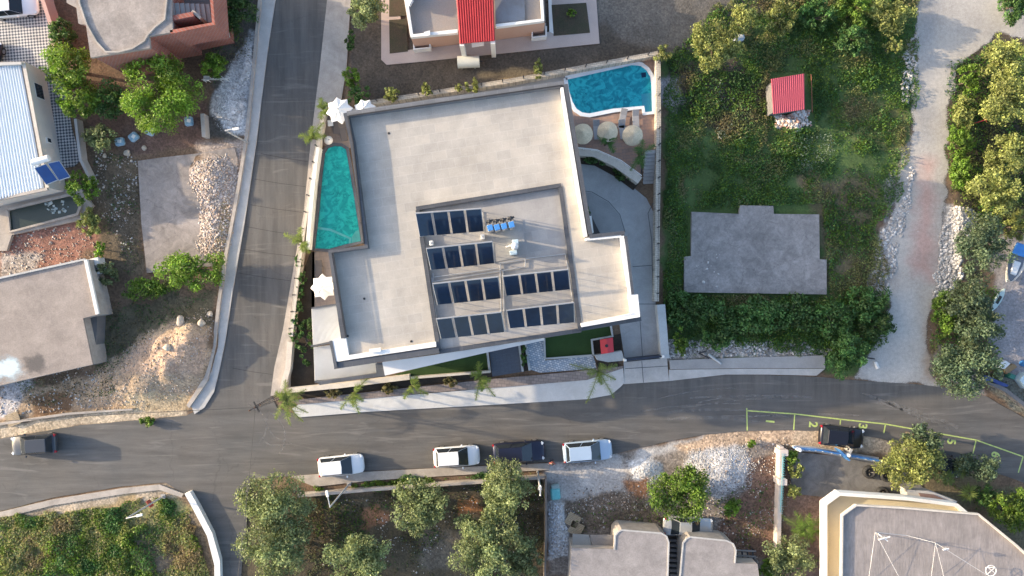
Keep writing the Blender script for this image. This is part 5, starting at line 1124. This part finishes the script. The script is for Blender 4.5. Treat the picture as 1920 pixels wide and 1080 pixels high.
T('yellow green bush at the top of the overgrown lot',1465,32,26,2.6,YEL*.75,29,.9,1.3,name='bush',cat='bush')
for i,(x,y,r,cc,lb) in enumerate(((1530,30,30,DGR*1.6,'dark bush left of centre in the top hedge'),(1600,20,32,CIT*.9,'green bush in the middle of the top hedge'),(1670,28,36,YEL*.8,'yellow green bush at the right end of the top hedge beside the track'),(1600,75,30,DGR*1.5,'dark low bush below the middle of the top hedge'),(1675,85,14,YEL*.8,'small yellow bush at the edge of the gravel track'))):
    T(lb,x,y,r,2.2,cc,30+i,1.15,.9,'bushes of the top hedge','bush','bush')
for i,(x,y,r,h,cc,lb) in enumerate(((1885,108,40,4.2,YEL*.95,'northernmost olive tree east of the gravel track'),(1893,190,48,4.5,YEL*.9,'second olive tree from the top east of the gravel track'),(1893,288,40,4.0,YEL*.85,'third olive tree from the top east of the gravel track'),(1866,358,44,4.2,YEL*.92,'yellowest olive tree, closest to the white stones east of the track'))):
    T(lb,x,y,r,h,cc,40+i,1,.95,'sunlit olive trees east of the track')
for i,(x,y,r,cc,lb) in enumerate(((1815,150,22,CIT*.9,'green bush beside the bend of the track'),(1808,210,26,YEL*.8,'yellow green bush west of the second olive'),(1800,265,24,CIT*.9,'green bush west of the third olive'),(1803,320,24,CIT*1.1,'bright bush just above the white stones'),(1905,425,22,YEL*.8,'yellow bush at the right edge below the yellowest olive'),(1900,8,28,DGR*1.6,'dark bush at the top right corner'))):
    T(lb,x,y,r,2.0,cc,50+i,.9,1.3,'bushes along the east side of the track','bush','bush')
T('grey green olive tree in shade beside the white motorboat',1846,462,50,4.4,BLU*1.0,60,.95,1.05)
T('dark olive tree south of the white stone heap',1812,560,44,3.8,BLU*.8,61,1.0,1.0)
T('vivid green shrub beside the gravel track in shade',1770,590,28,2.4,CIT*.9,62,.8,1.6,name='shrub',cat='shrub')
T('dense olive between the track and the junk yard',1835,615,44,4.0,BLU*.9,63,1,1)
T('large olive tree leaning over the road bend',1808,690,56,4.4,BLU*1.15,64,1.1,.85)
T('round dark green tree at the end of the eastern pavement',1585,665,38,3.0,DGR*1.9,65,1,1.15,name='tree')
for i,(x,y,r,lb) in enumerate(((1290,580,36,'bush southwest of the concrete platform'),(1350,600,38,'bush below the left half of the concrete platform'),(1420,590,40,'bush below the middle of the concrete platform'),(1490,590,38,'bush below the right half of the concrete platform'),(1560,600,40,'large bush southeast of the concrete platform'),(1625,565,36,'bush between the platform and the gravel track'),(1640,610,30,'bush at the lower edge of the gravel track'),(1345,635,26,'small low bush nearest the rubble beside the pavement'))):
    T(lb,x,y,r,1.5+.2*(i%3),DGR*(1.3+.25*(i%3)),70+i,1.1,.85,'dark bushes south of the concrete platform','bush','bush',leaf=.13)
T('thin feathery shrub at the end of the pale gate wall',1275,640,17,1.6,CIT*.8,79,.7,1.6,name='shrub',cat='shrub',tuft=2)
T('olive tree at the lane corner, northernmost on the left of the grove',517,935,58,4.6,OLV*1.2,80,1.05,.9,OG)
T('olive tree below the corner olive beside the lane',517,1030,60,4.5,OLV*1.25,81,1,1,OG)
T('olive tree at the bottom middle of the grove',672,1048,54,4.4,OLV*1.3,82,1,.95,OG)
T('olive tree standing alone in the centre of the grove',790,945,50,4.2,OLV*1.15,83,1.05,1,OG)
T('olive tree reaching over the navy car',948,912,50,4.6,OLV*1.25,84,1,1,OG)
T('big olive tree at the bottom right of the grove',922,1015,68,4.8,OLV*1.3,85,1.05,1.0,OG)
T('dark olive tree against the thin brown wall at the bottom',985,1050,36,3.6,OLV*.8,86,.8,1.2,OG)
T('dense citrus tree over the silver saloon',1272,928,52,3.8,CIT*.8,87,1.1,1,name='fruit_tree')
T('small green bush right of the citrus tree',1370,951,18,1.4,CIT*1.1,88,name='bush',cat='bush')
T('tiny weed bush on the verge left of bay one',1410,832,8,.8,CIT*1.1,89,name='bush',cat='bush')
T('large yellowish olive over the blue railing end',1706,868,50,4.4,YEL*.85,90,1.15,.9)
T('shaded grey olive overhanging bay four',1728,822,29,4.0,BLU*.9,91,1.2,.8)
T('grey olive over bays five and six',1830,874,36,3.4,BLU*1.0,92,1.2,.7)
T('dark green tree at the right edge above the grey roof',1898,955,38,3.4,CIT*.75,93,1,1,name='tree')
T('dark green shrub right of the fan palms',1850,930,24,2.0,DGR*1.6,94,1,.8,name='shrub',cat='shrub')
T('olive bush at the bottom beside the balcony',1483,1045,44,3.4,OLV*1.2,95,1,1,name='olive_tree')
T('grey shrub right of the right flat house',1440,1070,22,2.0,CIT*.9,96,name='shrub',cat='shrub')
for i,(x,y,lb) in enumerate(((1485,858,'northernmost bright plant inside the turquoise railing'),(1492,882,'middle bright plant inside the turquoise railing'),(1490,922,'southernmost bright plant inside the turquoise railing'))):
    T(lb,x,y,14,1.4,YEL*.9 if i else CIT,100+i,1,.9,'bright courtyard plants','shrub','shrub')
T('small bush in the square garden bed',1073,24,8,.7,CIT,105,name='bush',cat='bush')
T('grass tuft at the kerb by the junction',273,790,12,.7,CIT*.8,106,1.3,.6,name='grass_tuft',cat='grass',leaf=.12)
for i,(x,y) in enumerate(((560,490),(566,520),(562,545),(552,600),(549,628),(560,575))):
    T(('northernmost','second','third','fifth','southernmost','fourth')[i]+' dark shrub in the western planter beside the villa',x,y,9,1.2,DGR*1.7,110+i,.8,1.3,'dark shrubs in the western planter','shrub','shrub')
for i,(x,y,lb) in enumerate(((625,737,'left'),(730,728,'middle'),(842,716,'right'))):
    T(lb+' ochre shrub in the southern planter',x,y,11,1.0,DRYC,120+i,1.3,.8,'ochre shrubs in the southern planter','shrub','shrub')
T('dark climber patch in the southwest planter',572,640,16,1.3,DGR*1.2,124,.9,3.0,name='shrub',cat='shrub')
T('dark hedge in the curved driveway planter',1120,300,15,.9,DGR*1.3,125,1.6,.6,name='hedge',cat='hedge')
T('dark hedge at the lower end of the curved planter',1168,325,15,.9,DGR*1.2,126,1.3,1.0,name='hedge',cat='hedge')
T('small plant beside the white box unit at the east facade',1101,396,7,1.1,DGR*2,127,.8,1.6,name='shrub',cat='shrub')
T('small tree in the red leaved planter strip',982,665,8,.8,DGR*1.5,128,.7,2.5,name='shrub',cat='shrub')
# palms
def frond(b_v,b_f,b_c,base,ang,L,droop,rng,col,rise=.5,nl=34,lw=.035,ll=.42):
    lw=.022
    d=Vector((math.cos(ang),math.sin(ang),0)); side=Vector((-d.y,d.x,0)); prev=None
    for i in range(nl+1):
        t=i/nl; p=Vector(base)+d*(L*t*(1-.12*t))+Vector((0,0,rise*math.sin(t*2.2)*.9-droop*t*t))
        if prev is not None:
            for s in (-1,1):
                l=ll*math.sin(math.pi*min(1,.12+t*.85))+.06; l*=rng.uniform(.6,1.35); tip=p+side*s*l*rng.uniform(.5,.95)+d*l*rng.uniform(.3,.8)+Vector((0,0,rng.uniform(-.45,.25)*l)); w_=d*lw*.8
                o=len(b_v); b_v+= [tuple(p-w_),tuple(p+w_),tuple(tip+w_*.4),tuple(tip-w_*.4)]; b_f.append((o,o+1,o+2,o+3))
                k=rng.uniform(.7,1.3); b_c+=[tuple(np.array(col)*k)]*4
            o=len(b_v); q=side*.025; b_v+=[tuple(prev-q),tuple(prev+q),tuple(p+q),tuple(p-q)]; b_f.append((o,o+1,o+2,o+3)); b_c+=[(.14,.13,.05)]*4
        prev=p
def palm(label,base,top,h,fr,col=(.20,.27,.04),group='small palms around the villa',name='palm_tree',th=.08,ll=.34):
    B=W(*base); Tt=W(*top,h); rng=np.random.RandomState(int(base[0])); e=empty(name,(B.x,B.y,0),label,'palm',group)
    b=MB(); b.tube(B,Tt,th*1.2,th*.8,8); b.build('trunk',bark,e)
    for ang,L,dr in list(fr)+[(a_+rng.uniform(15,40),l_*rng.uniform(.35,.65),d_*.5) for a_,l_,d_ in fr]:
        v=[];f=[];c=[]; frond(v,f,c,(Tt.x-B.x,Tt.y-B.y,h),R(ang+rng.uniform(-8,8)),L*1.3,dr*1.15,rng,col,nl=44,ll=ll); rawmesh('frond',np.array(v),np.array(f),LEAF,np.array(c),e)
palm('drooping palm at the street corner, leftmost of the southern palms',(545,738),(538,748),2.6,[(-95,2.2,.9),(-130,2.0,.8),(-60,2.2,.9),(100,1.5,.5),(30,1.6,.6),(-35,1.9,.9),(150,1.1,.5)])
palm('second southern palm from the left, above the white pavement',(672,722),(664,735),2.5,[(-75,1.8,.8),(-130,1.9,.9),(40,1.7,.6),(-100,1.2,.5)])
palm('third southern palm with two drooping fronds',(775,712),(772,722),2.4,[(-35,1.5,.7),(-115,1.3,.6),(60,.8,.3)])
palm('fourth southern palm beside the slate entrance',(898,690),(901,706),2.7,[(-105,2.0,.9),(-55,2.0,.9),(95,1.2,.3),(-85,1.2,.5),(150,.8,.3)])
palm('easternmost southern palm with a pale withered frond',(1118,683),(1122,696),2.6,[(-110,2.8,1.3),(-62,2.6,1.2),(172,2.3,.6),(15,1.6,.5),(-90,.9,.4)],(.19,.25,.05))
palm('palm beside the street above the narrow western pool',(598,262),(588,260),2.4,[(160,1.3,.6),(60,1.5,.4),(10,1.0,.4),(110,.7,.2)])
palm('palm beside the western wall above the southwest umbrella',(575,456),(566,454),2.4,[(150,1.7,.7),(100,1.2,.4),(-50,1.0,.5),(-90,.8,.3)])
palm('slim palm north of the narrow pool by the street',(612,208),(607,206),2.0,[(110,1.0,.4),(-100,.8,.3),(60,.6,.3),(-50,.5,.3)])
palm('small palm touching the middle straw parasol',(1134,272),(1140,268),2.0,[(150,1.0,.3),(40,.8,.3),(-60,.9,.5),(90,.8,.2)],(.07,.17,.03))
palm('palm at the head of the garden stairs',(1195,300),(1198,292),2.2,[(40,1.6,.5),(-120,1.3,.6),(80,1.3,.3),(-70,1.0,.5)],(.08,.17,.03))
palm('banana like plant with broad arching leaves beside the balcony',(1507,990),(1508,993),1.4,[(110,1.6,.5),(150,2.0,.6),(30,1.6,.4),(-60,1.4,.7),(75,1.4,.3),(-10,1.4,.6),(-140,1.0,.6)],(.16,.26,.04),None,'banana_plant',.12,.45)
def fanpalm(label,px,py,r):
    c=W(px,py,1.6); rng=np.random.RandomState(px); e=empty('fan_palm',(c.x,c.y,0),label,'palm','fan palms by the lower right garden')
    b=MB(); b.tube((c.x,c.y,0),(c.x,c.y,1.4),.1,.08); b.build('trunk',bark,e); v=[];f=[];cl=[]
    for i in range(120):
        a=rng.rand()*6.283; el=rng.uniform(.05,1.2); L=r*rng.uniform(.7,1.1); d=Vector((math.cos(a)*math.cos(el),math.sin(a)*math.cos(el),math.sin(el)*.6-.2)); s=Vector((-d.y,d.x,0)).normalized()*.045
        o=len(v); p0=Vector((0,0,1.4))+d*.1; p1=Vector((0,0,1.4))+d*L*.6; p2=Vector((0,0,1.4))+d*L-Vector((0,0,.1)); v+=[tuple(p0),tuple(p1-s),tuple(p2),tuple(p1+s)]; f.append((o,o+1,o+2,o+3)); cl+=[tuple(np.array((.17,.22,.05))*rng.uniform(.7,1.3))]*4
    rawmesh('fronds',np.array(v),np.array(f),LEAF,np.array(cl),e)
fanpalm('leftmost of the three fan palms',1780,898,1.0); fanpalm('upper right fan palm next to bay six',1806,884,.9); fanpalm('lowest fan palm above the grey roof corner',1820,926,1.15)
# weeds (stuff)
def inpoly(x,y,polys):
    k=np.zeros(x.shape,bool)
    for p_ in polys: k|=sdist(x,y,WP(p_))>0
    return k
def weeds(name,label,polys,n,hmax,cols,seed,excl=(),thr=.42,sc=2.0,leaf=.12,patch=None):
    rng=np.random.RandomState(seed); allp=np.concatenate([np.array(WP(p_)) for p_ in polys]); lo=allp.min(0);hi=allp.max(0)
    x=rng.uniform(lo[0],hi[0],n*3); y=rng.uniform(lo[1],hi[1],n*3)
    s=np.max([sdist(x,y,WP(p_)) for p_ in polys],0)+(vnoise(x,y,1.5,seed+1)-.5)*2.0
    nz=vnoise(x,y,sc,seed,4); k=(s>0)&(nz>thr+rng.uniform(-.12,.12,len(x)))
    if excl: k&=~inpoly(x,y,excl)
    for f_ in (ROAD,): k&=sdist(x,y,WP(f_))<-.1
    x=x[k][:n];y=y[k][:n];nz=nz[k][:n]; N=len(x)
    z=gh(x,y)+rng.rand(N)**1.3*hmax*np.clip((nz-thr)*4+.3,.2,1.3)
    Pc=np.stack([x,y,z],1); Nn=rng.normal(size=(N,3))+np.array([0,0,.6]); Nn/=np.linalg.norm(Nn,axis=1,keepdims=True)
    V,F_=quads(Pc,Nn,rng.uniform(.5,1.4,N)*leaf,.5,rng)
    sel=vnoise(x,y,2.6,seed+7,3)+rng.uniform(-.08,.08,N); cols=np.array(cols); q=np.clip(((sel-.25)/.5*len(cols)).astype(int),0,len(cols)-1)
    C=np.repeat(cols[q]*rng.uniform(.6,1.4,N)[:,None],4,0)
    o=rawmesh(name,V,F_,LEAF,C); return tag(o,label,'vegetation',None,'stuff')
PLAT=[(1293,394),(1540,382),(1554,555),(1280,552)]; SH=[(1443,135),(1512,135),(1530,240),(1455,245)]
LOT=[(1245,110),(1300,60),(1420,-40),(1722,-40),(1716,200),(1700,300),(1650,430),(1662,560),(1650,640),(1600,690),(1440,650),(1260,640),(1243,560)]
weeds('weeds','dense green weeds and grass covering the overgrown eastern lot',[LOT],95000,.45,[DGR*1.1,DGR*1.7,CIT*.65,CIT*.85,DGR*2.1,OLV*.8,YEL*.65,(.20,.23,.07),(.20,.17,.08)],200,(PLAT,SH),.40,1.6,.09)
weeds('wild_flowers','pale flowering weeds in drifts through the eastern lot',[[(1340,160),(1390,170),(1400,270),(1340,260)],[(1480,260),(1560,240),(1560,320),(1490,330)],[(1680,120),(1720,60),(1715,150),(1695,190)]],5000,.6,[(.30,.34,.30),(.22,.27,.20),(.12,.16,.10)],201,(SH,),.45,1.2,.08)
weeds('scrub','mixed green and dry scrub on the bottom left corner lot',[[(-60,985),(60,965),(200,945),(310,925),(345,960),(390,1050),(400,1130),(-60,1130)]],75000,.4,[DGR*1.7,CIT*.7,YEL*.8,CIT*.85,(.40,.35,.16),OLV*1.2,YEL*1.0,(.30,.24,.12)],202,(),.36,2.6,.085)
weeds('tall_scrub','taller green clumps standing in the bottom left corner lot',[[(-60,985),(60,975),(200,985),(340,970),(380,1050),(390,1130),(-60,1130)]],16000,.9,[DGR*1.6,CIT*.75,CIT*.95,YEL*.8],212,(),.56,2.2,.10)
weeds('tall_weeds','taller leafy clumps rising from the overgrown eastern lot',[LOT],26000,.9,[DGR*1.2,CIT*.6,DGR*1.6,CIT*.8],213,(PLAT,SH),.60,2.0,.11)
weeds('dry_grass','thin dry grass across the western lots',[[(170,280),(260,300),(275,515),(200,520)],[(180,560),(410,540),(330,610),(190,690)],[(0,700),(200,690),(240,735),(60,760)],[(400,0),(480,0),(470,100),(400,150)]],16000,.25,[(.10,.085,.04),DGR*1.3,OLV*.7,(.15,.12,.06)],203,([(120,-50),(430,-50),(430,70),(170,110)],[(0,520),(185,485),(178,690),(0,722)]),.45,1.5,.09)
weeds('grove_weeds','sparse weeds on the dark soil of the olive grove',[[(560,935),(1020,900),(1020,1120),(500,1120)]],12000,.2,[DGR*1.2,CIT*.5,(.09,.07,.03),OLV*.6],204,(),.48,1.8,.09)
weeds('verge_weeds','low weeds on the rough ground right of the grey flat houses and track edges',[[(1070,950),(1200,940),(1260,990),(1080,995)],[(1340,940),(1450,870),(1455,1080),(1380,1000)],[(1250,650),(1440,650),(1560,660),(1280,670)],[(1780,120),(1860,90),(1850,380),(1780,360)],[(1850,700),(1990,790),(1990,700),(1900,700)],[(1750,880),(1990,940),(1990,1050),(1850,960)]],22000,.35,[DGR*1.3,CIT*.7,(.12,.10,.05),OLV*.8],205,(),.42,1.5,.10)
weeds('undergrowth','green undergrowth filling the ground between bushes and olives east of the gravel track',[[(1780,110),(1860,80),(1960,90),(1960,440),(1860,430),(1785,385),(1770,250)],[(1745,560),(1790,540),(1860,540),(1870,720),(1800,725),(1748,700)],[(1250,560),(1660,555),(1650,650),(1600,690),(1440,645),(1260,640)]],42000,.6,[DGR*1.3,CIT*.65,DGR*1.8,CIT*.85,YEL*.6],216,(),.34,1.6,.10)
weeds('hedge_strip','narrow strip of green ground cover between pavement and grove wall',[[(590,914),(700,903),(900,888),(1000,884),(1000,890),(900,896),(700,912),(595,921)]],5000,.35,[DGR*1.6,CIT*.8,CIT*.5],206,(),.1,1.5,.09)
# stones (stuff)
ico=[];ph=(1+5**.5)/2
for a,b_ in ((1,ph),(-1,ph),(1,-ph),(-1,-ph)): ico+=[(0,a,b_),(a,b_,0),(b_,0,a)]
ico=np.array(ico,float); ico/=np.linalg.norm(ico[0])
bmx=bmesh.new(); [bmx.verts.new(v) for v in ico]; bmesh.ops.convex_hull(bmx,input=bmx.verts); bmx.verts.index_update(); IF=np.array([[v.index for v in f.verts] for f in bmx.faces]); IV=np.array([v.co[:] for v in bmx.verts]); bmx.free()
def stones(name,label,polys,n,s0,s1,cols,seed,thr=0,pw_=2.5,cat='stones',kind='stuff',excl=()):
    rng=np.random.RandomState(seed); allp=np.concatenate([np.array(WP(p_)) for p_ in polys]); lo=allp.min(0);hi=allp.max(0)
    x=rng.uniform(lo[0],hi[0],n*6); y=rng.uniform(lo[1],hi[1],n*6)
    s=np.max([sdist(x,y,WP(p_)) for p_ in polys],0)+(vnoise(x,y,1.0,seed+1)-.5)*1.2; k=(s>0)&(vnoise(x,y,1.2,seed,3)>thr)
    if excl: k&=~inpoly(x,y,excl)
    x=x[k][:n];y=y[k][:n]; N=len(x)
    sz=s0+(s1-s0)*rng.rand(N)**pw_; ax=rng.uniform(.6,1.3,(N,1,3)); jt=rng.uniform(.72,1.2,(N,12,1))
    V=IV[None]*jt*ax*sz[:,None,None]; a=rng.rand(N)*6.283; ca,sa=np.cos(a)[:,None],np.sin(a)[:,None]
    X_=V[...,0]*ca-V[...,1]*sa; Y_=V[...,0]*sa+V[...,1]*ca; Z_=V[...,2]*.7
    z=gh(x,y)+sz*.25
    V=np.stack([X_+x[:,None],Y_+y[:,None],Z_+z[:,None]],-1).reshape(-1,3); F_=(IF[None]+(np.arange(N)*12)[:,None,None]).reshape(-1,3)
    cols=np.array(cols); C=np.repeat(cols[rng.randint(0,len(cols),N)]*rng.uniform(.75,1.2,N)[:,None],12,0)
    o=rawmesh(name,V,F_,STONE,C,tri=True); return tag(o,label,cat,None,kind)
WS=[(.48,.46,.44),(.38,.36,.34),(.56,.53,.50)]; PS=[(.45,.37,.30),(.40,.29,.22),(.52,.46,.40),(.35,.29,.24)]
stones('rubble','pinkish broken rubble heaped on the slab beside the street',[[(370,300),(440,278),(452,330),(442,420),(425,480),(372,480),(372,400),(350,340)]],3800,.022,.13,PS+[(.5,.45,.42)],300,.22)
stones('gravel_heap','pale white gravel heap under the western street lamp',[[(415,150),(470,70),(484,60),(476,170),(465,255),(420,245),(396,215),(396,188)]],2200,.015,.06,WS,301)
stones('scattered_stones','loose pinkish gravel over the mound at the street corner',[[(150,715),(250,640),(330,600),(402,570),(398,700),(370,745),(250,765),(60,785)]],3500,.015,.09,PS+[OCH],302,.3,excl=([(50,725),(150,728),(145,790),(50,795)],))
stones('scattered_stones','loose stones between the basin and the concrete house',[[(0,440),(180,420),(190,480),(0,520)],[(0,700),(180,690),(200,760),(0,790)],[(170,270),(260,300),(250,500),(190,400)]],1800,.02,.12,PS+WS,303,.3)
stones('white_rubble','white stones lining the east side of the gravel track',[[(1775,385),(1830,400),(1830,440),(1800,470),(1795,540),(1748,560),(1758,480),(1768,440)]],2400,.04,.2,WS+[(.35,.33,.31)],304)
stones('white_rubble','white stones on the west edge of the gravel track',[[(1650,440),(1700,370),(1708,270),(1712,330),(1690,440),(1680,500),(1660,570),(1630,550)],[(1700,90),(1722,60),(1712,200),(1690,190)]],1800,.04,.2,WS+[(.35,.33,.31)],305,.3)
stones('white_rubble','white stone rubble in front of the pavement east of the gate wall',[[(1252,640),(1420,635),(1560,655),(1560,668),(1252,674)]],1200,.04,.18,WS+[(.3,.28,.26)],306,.35)
stones('white_rubble','narrow heap of white stones beside the thin brown wall',[[(1030,935),(1052,945),(1062,1000),(1068,1040),(1028,1045)]],2400,.04,.13,WS+[(.6,.62,.66)],307)
stones('crushed_stone','greyish white crushed stone spread above the citrus tree',[[(1290,845),(1400,832),(1415,870),(1405,910),(1360,935),(1320,910),(1280,880)],[(1175,862),(1215,858),(1240,868),(1245,890),(1220,905),(1185,900)]],3000,.015,.07,WS+[(.35,.34,.34)],308,.3)
stones('scattered_stones','small mixed stones on the rough verge around the lower houses',[[(1060,930),(1450,820),(1500,815),(1455,1080),(1340,1000),(1060,990)]],2600,.02,.10,PS+WS+[(.16,.12,.1)],309,.4)
stones('broken_blocks','broken white and red blocks spilled below the red shed',[[(1452,216),(1520,206),(1526,238),(1465,246)]],420,.06,.24,[(.6,.56,.52),(.45,.28,.22),(.55,.5,.46)],310)
stones('scattered_stones','tiny white stones on the dark soil of the olive grove',[[(600,930),(1015,905),(1015,1080),(600,1080)]],700,.02,.09,WS,311,.5)
stones('track_pebbles','loose pebbles strewn over the pale gravel track',[TRACK[1:-1]],2600,.015,.06,WS+[(.3,.28,.26),(.42,.33,.29)],312,.35)
stones('platform_debris','white debris bits scattered on the concrete platform',[[(1290,500),(1345,470),(1350,545),(1290,545)]],26,.05,.2,WS,313).location.z=.42
# boulders and small things
def boulder(px,py,r,label):
    rng=np.random.RandomState(px); c=W(px,py); z=float(gh(np.array([c.x]),np.array([c.y]))[0]); b=bmesh.new(); bmesh.ops.create_icosphere(b,subdivisions=3,radius=r)
    for v in b.verts:
        k=1+.22*math.sin(v.co.x*5/r*.5+px)+.12*math.sin(v.co.y*7/r*.5+py)+rng.uniform(-.03,.03); v.co*=k; v.co.z*=.75
    me=D.meshes.new('boulder'); b.to_mesh(me); b.free(); me.materials.append(mat('boulder_cream',(.55,.47,.37),(.45,.38,.30),.95,1.5,.15,.3)); o=D.objects.new('boulder',me); COL.objects.link(o); o.location=(c.x,c.y,z+r*.4); tag(o,label,'boulder','cream boulders')
boulder(348,601,.42,'larger cream boulder at the top of the gravel mound'); boulder(386,605,.36,'rounded cream boulder close to the street wall'); boulder(327,649,.36,'cream boulder half buried in the middle of the mound'); boulder(395,588,.26,'smallest cream boulder by the street wall')
boulder(238,287,.3,'pale boulder south of the blue sacks'); boulder(272,278,.24,'pale boulder at the corner of the cracked slab'); boulder(196,292,.2,'pale stone near the grey green olive bush')
woodp=mat('pallet_wood',(.42,.33,.22),(.33,.26,.17),.9,2,.15)
def pallet(px,py,rz,label,s=1.0,tilt=0):
    c=W(px,py); z=float(gh(np.array([c.x]),np.array([c.y]))[0]); e=empty('wooden_pallet',(c.x,c.y,max(z,0)+.08),label,'pallet','wooden pallets',rz)
    for i in range(8): b=MB(); b.local=True; b.box((0,-.52+i*.148,.13),(1.25*s,.12,.025)); b.build('board',woodp,e)
    for x in(-.55,0,.55): b=MB(); b.local=True; b.box((x*s,0,.06),(.1,1.1,.1)); b.build('runner',woodp,e)
    return e
pallet(28,785,R(20),'sandy wooden pallet on the verge above the dark grey suv'); pallet(1074,974,R(-30),'grey brown pallet lying between the stone heap and the flat house'); pallet(1080,990,R(-25),'lower pallet next to the corner of the grey flat house')
bagm=mat('sack_blue',(.16,.34,.48),(.4,.48,.52),.7,3,.2)
for i,(x,y,lb) in enumerate(((228,267,'westernmost blue and white sack'),(254,258,'second blue and white sack from the left'),(285,247,'third blue and white sack from the left'),(357,229,'blue and white sack under the big bright tree'))):
    c=W(x,y); e=empty('sack',(c.x,c.y,.05),lb,'sack','blue and white sacks on the soil'); b=MB(); b.box((c.x,c.y,.3),(.85,.75,.5),.2+i*.5); b.build('bag',bagm,e,bevel=.12); b=MB(); b.box((c.x+.1,c.y,.58),(.35,.3,.1),i); b.build('flap',white,e,bevel=.03)
c=W(1041,924); e=empty('sack',(c.x,c.y,.05),'turquoise tarp sack at the top of the white stone heap','sack'); b=MB(); b.box((c.x,c.y,.3),(.9,1.1,.5),.1); b.build('bag',mat('sack_teal',(.10,.42,.42),(.2,.5,.5),.6,3),e,bevel=.14); b=MB(); b.box((c.x,c.y+.6,.25),(.8,.6,.4),.2); b.build('fold',mat('sack_pale',(.35,.45,.42),None,.8),e,bevel=.1)
c=W(405,150); e=empty('garden_bench',(c.x,c.y,0),'white metal bench frame below the small upright shrub','bench')
b=MB()
for x in(-.9,-.5,.7,1.3): b.tube((c.x+x,c.y-.2,0),(c.x+x,c.y-.2,.8),.03); b.tube((c.x+x,c.y+.2,0),(c.x+x,c.y+.2,.5),.03)
b.build('leg',white,e); b=MB(); b.box((c.x+.2,c.y,.5),(2.4,.06,.05)); b.box((c.x+.2,c.y-.2,.8),(2.4,.05,.05)); b.box((c.x-.7,c.y,.5),(.5,.5,.05)); b.build('seat',white,e)
c=W(1008,150); 
c=W(1644,678); e=empty('fallen_post',(c.x,c.y,.1),'thin dark post with a white tip lying at the mouth of the track','post')
b=MB(); b.tube(W(1614,669,.3),W(1640,673,.2),.06); b.build('post',blackm,e); b=MB(); b.tube(W(1641,678,.2),W(1646,690,.1),.16,.2); b.build('tip',white,e)
c=W(1385,72,.3); e=empty('white_sack',(c.x,c.y,0),'pale sack in the weeds beside the yellowish olive','sack'); b=MB(); b.box((c.x,c.y,.4),(1.0,.7,.6),.3); b.build('bag',mat('sack_white',(.55,.58,.62),None,.8),e,bevel=.2); b=MB(); b.box((c.x-.5,c.y-.1,.3),(.5,.5,.4),.8); b.build('fold',MATS['sack_white'],e,bevel=.14)
c=W(1843,228); e=empty('red_pole',(c.x,c.y,0),'thin red pole leaning in the shade west of the olives','pole'); b=MB(); b.tube(W(1805,238,.3),W(1850,224,1.6),.04); b.build('pole',redm,e); b=MB(); b.tube(W(1845,222,1.6),W(1850,228,1.5),.03); b.build('hook',redm,e)
c=W(1375,662); e=empty('fallen_lamp',(c.x,c.y,0),'pale metal frame lying on the rubble before the pavement','frame'); b=MB(); b.tube(W(1310,662,.3),W(1330,672,.3),.06); b.tube(W(1310,662,.3),W(1325,658,.3),.05); b.build('bracket',blackm,e); b=MB(); b.tube(W(1328,664,.3),W(1352,682,.2),.14,.1); b.build('arm',galv,e)
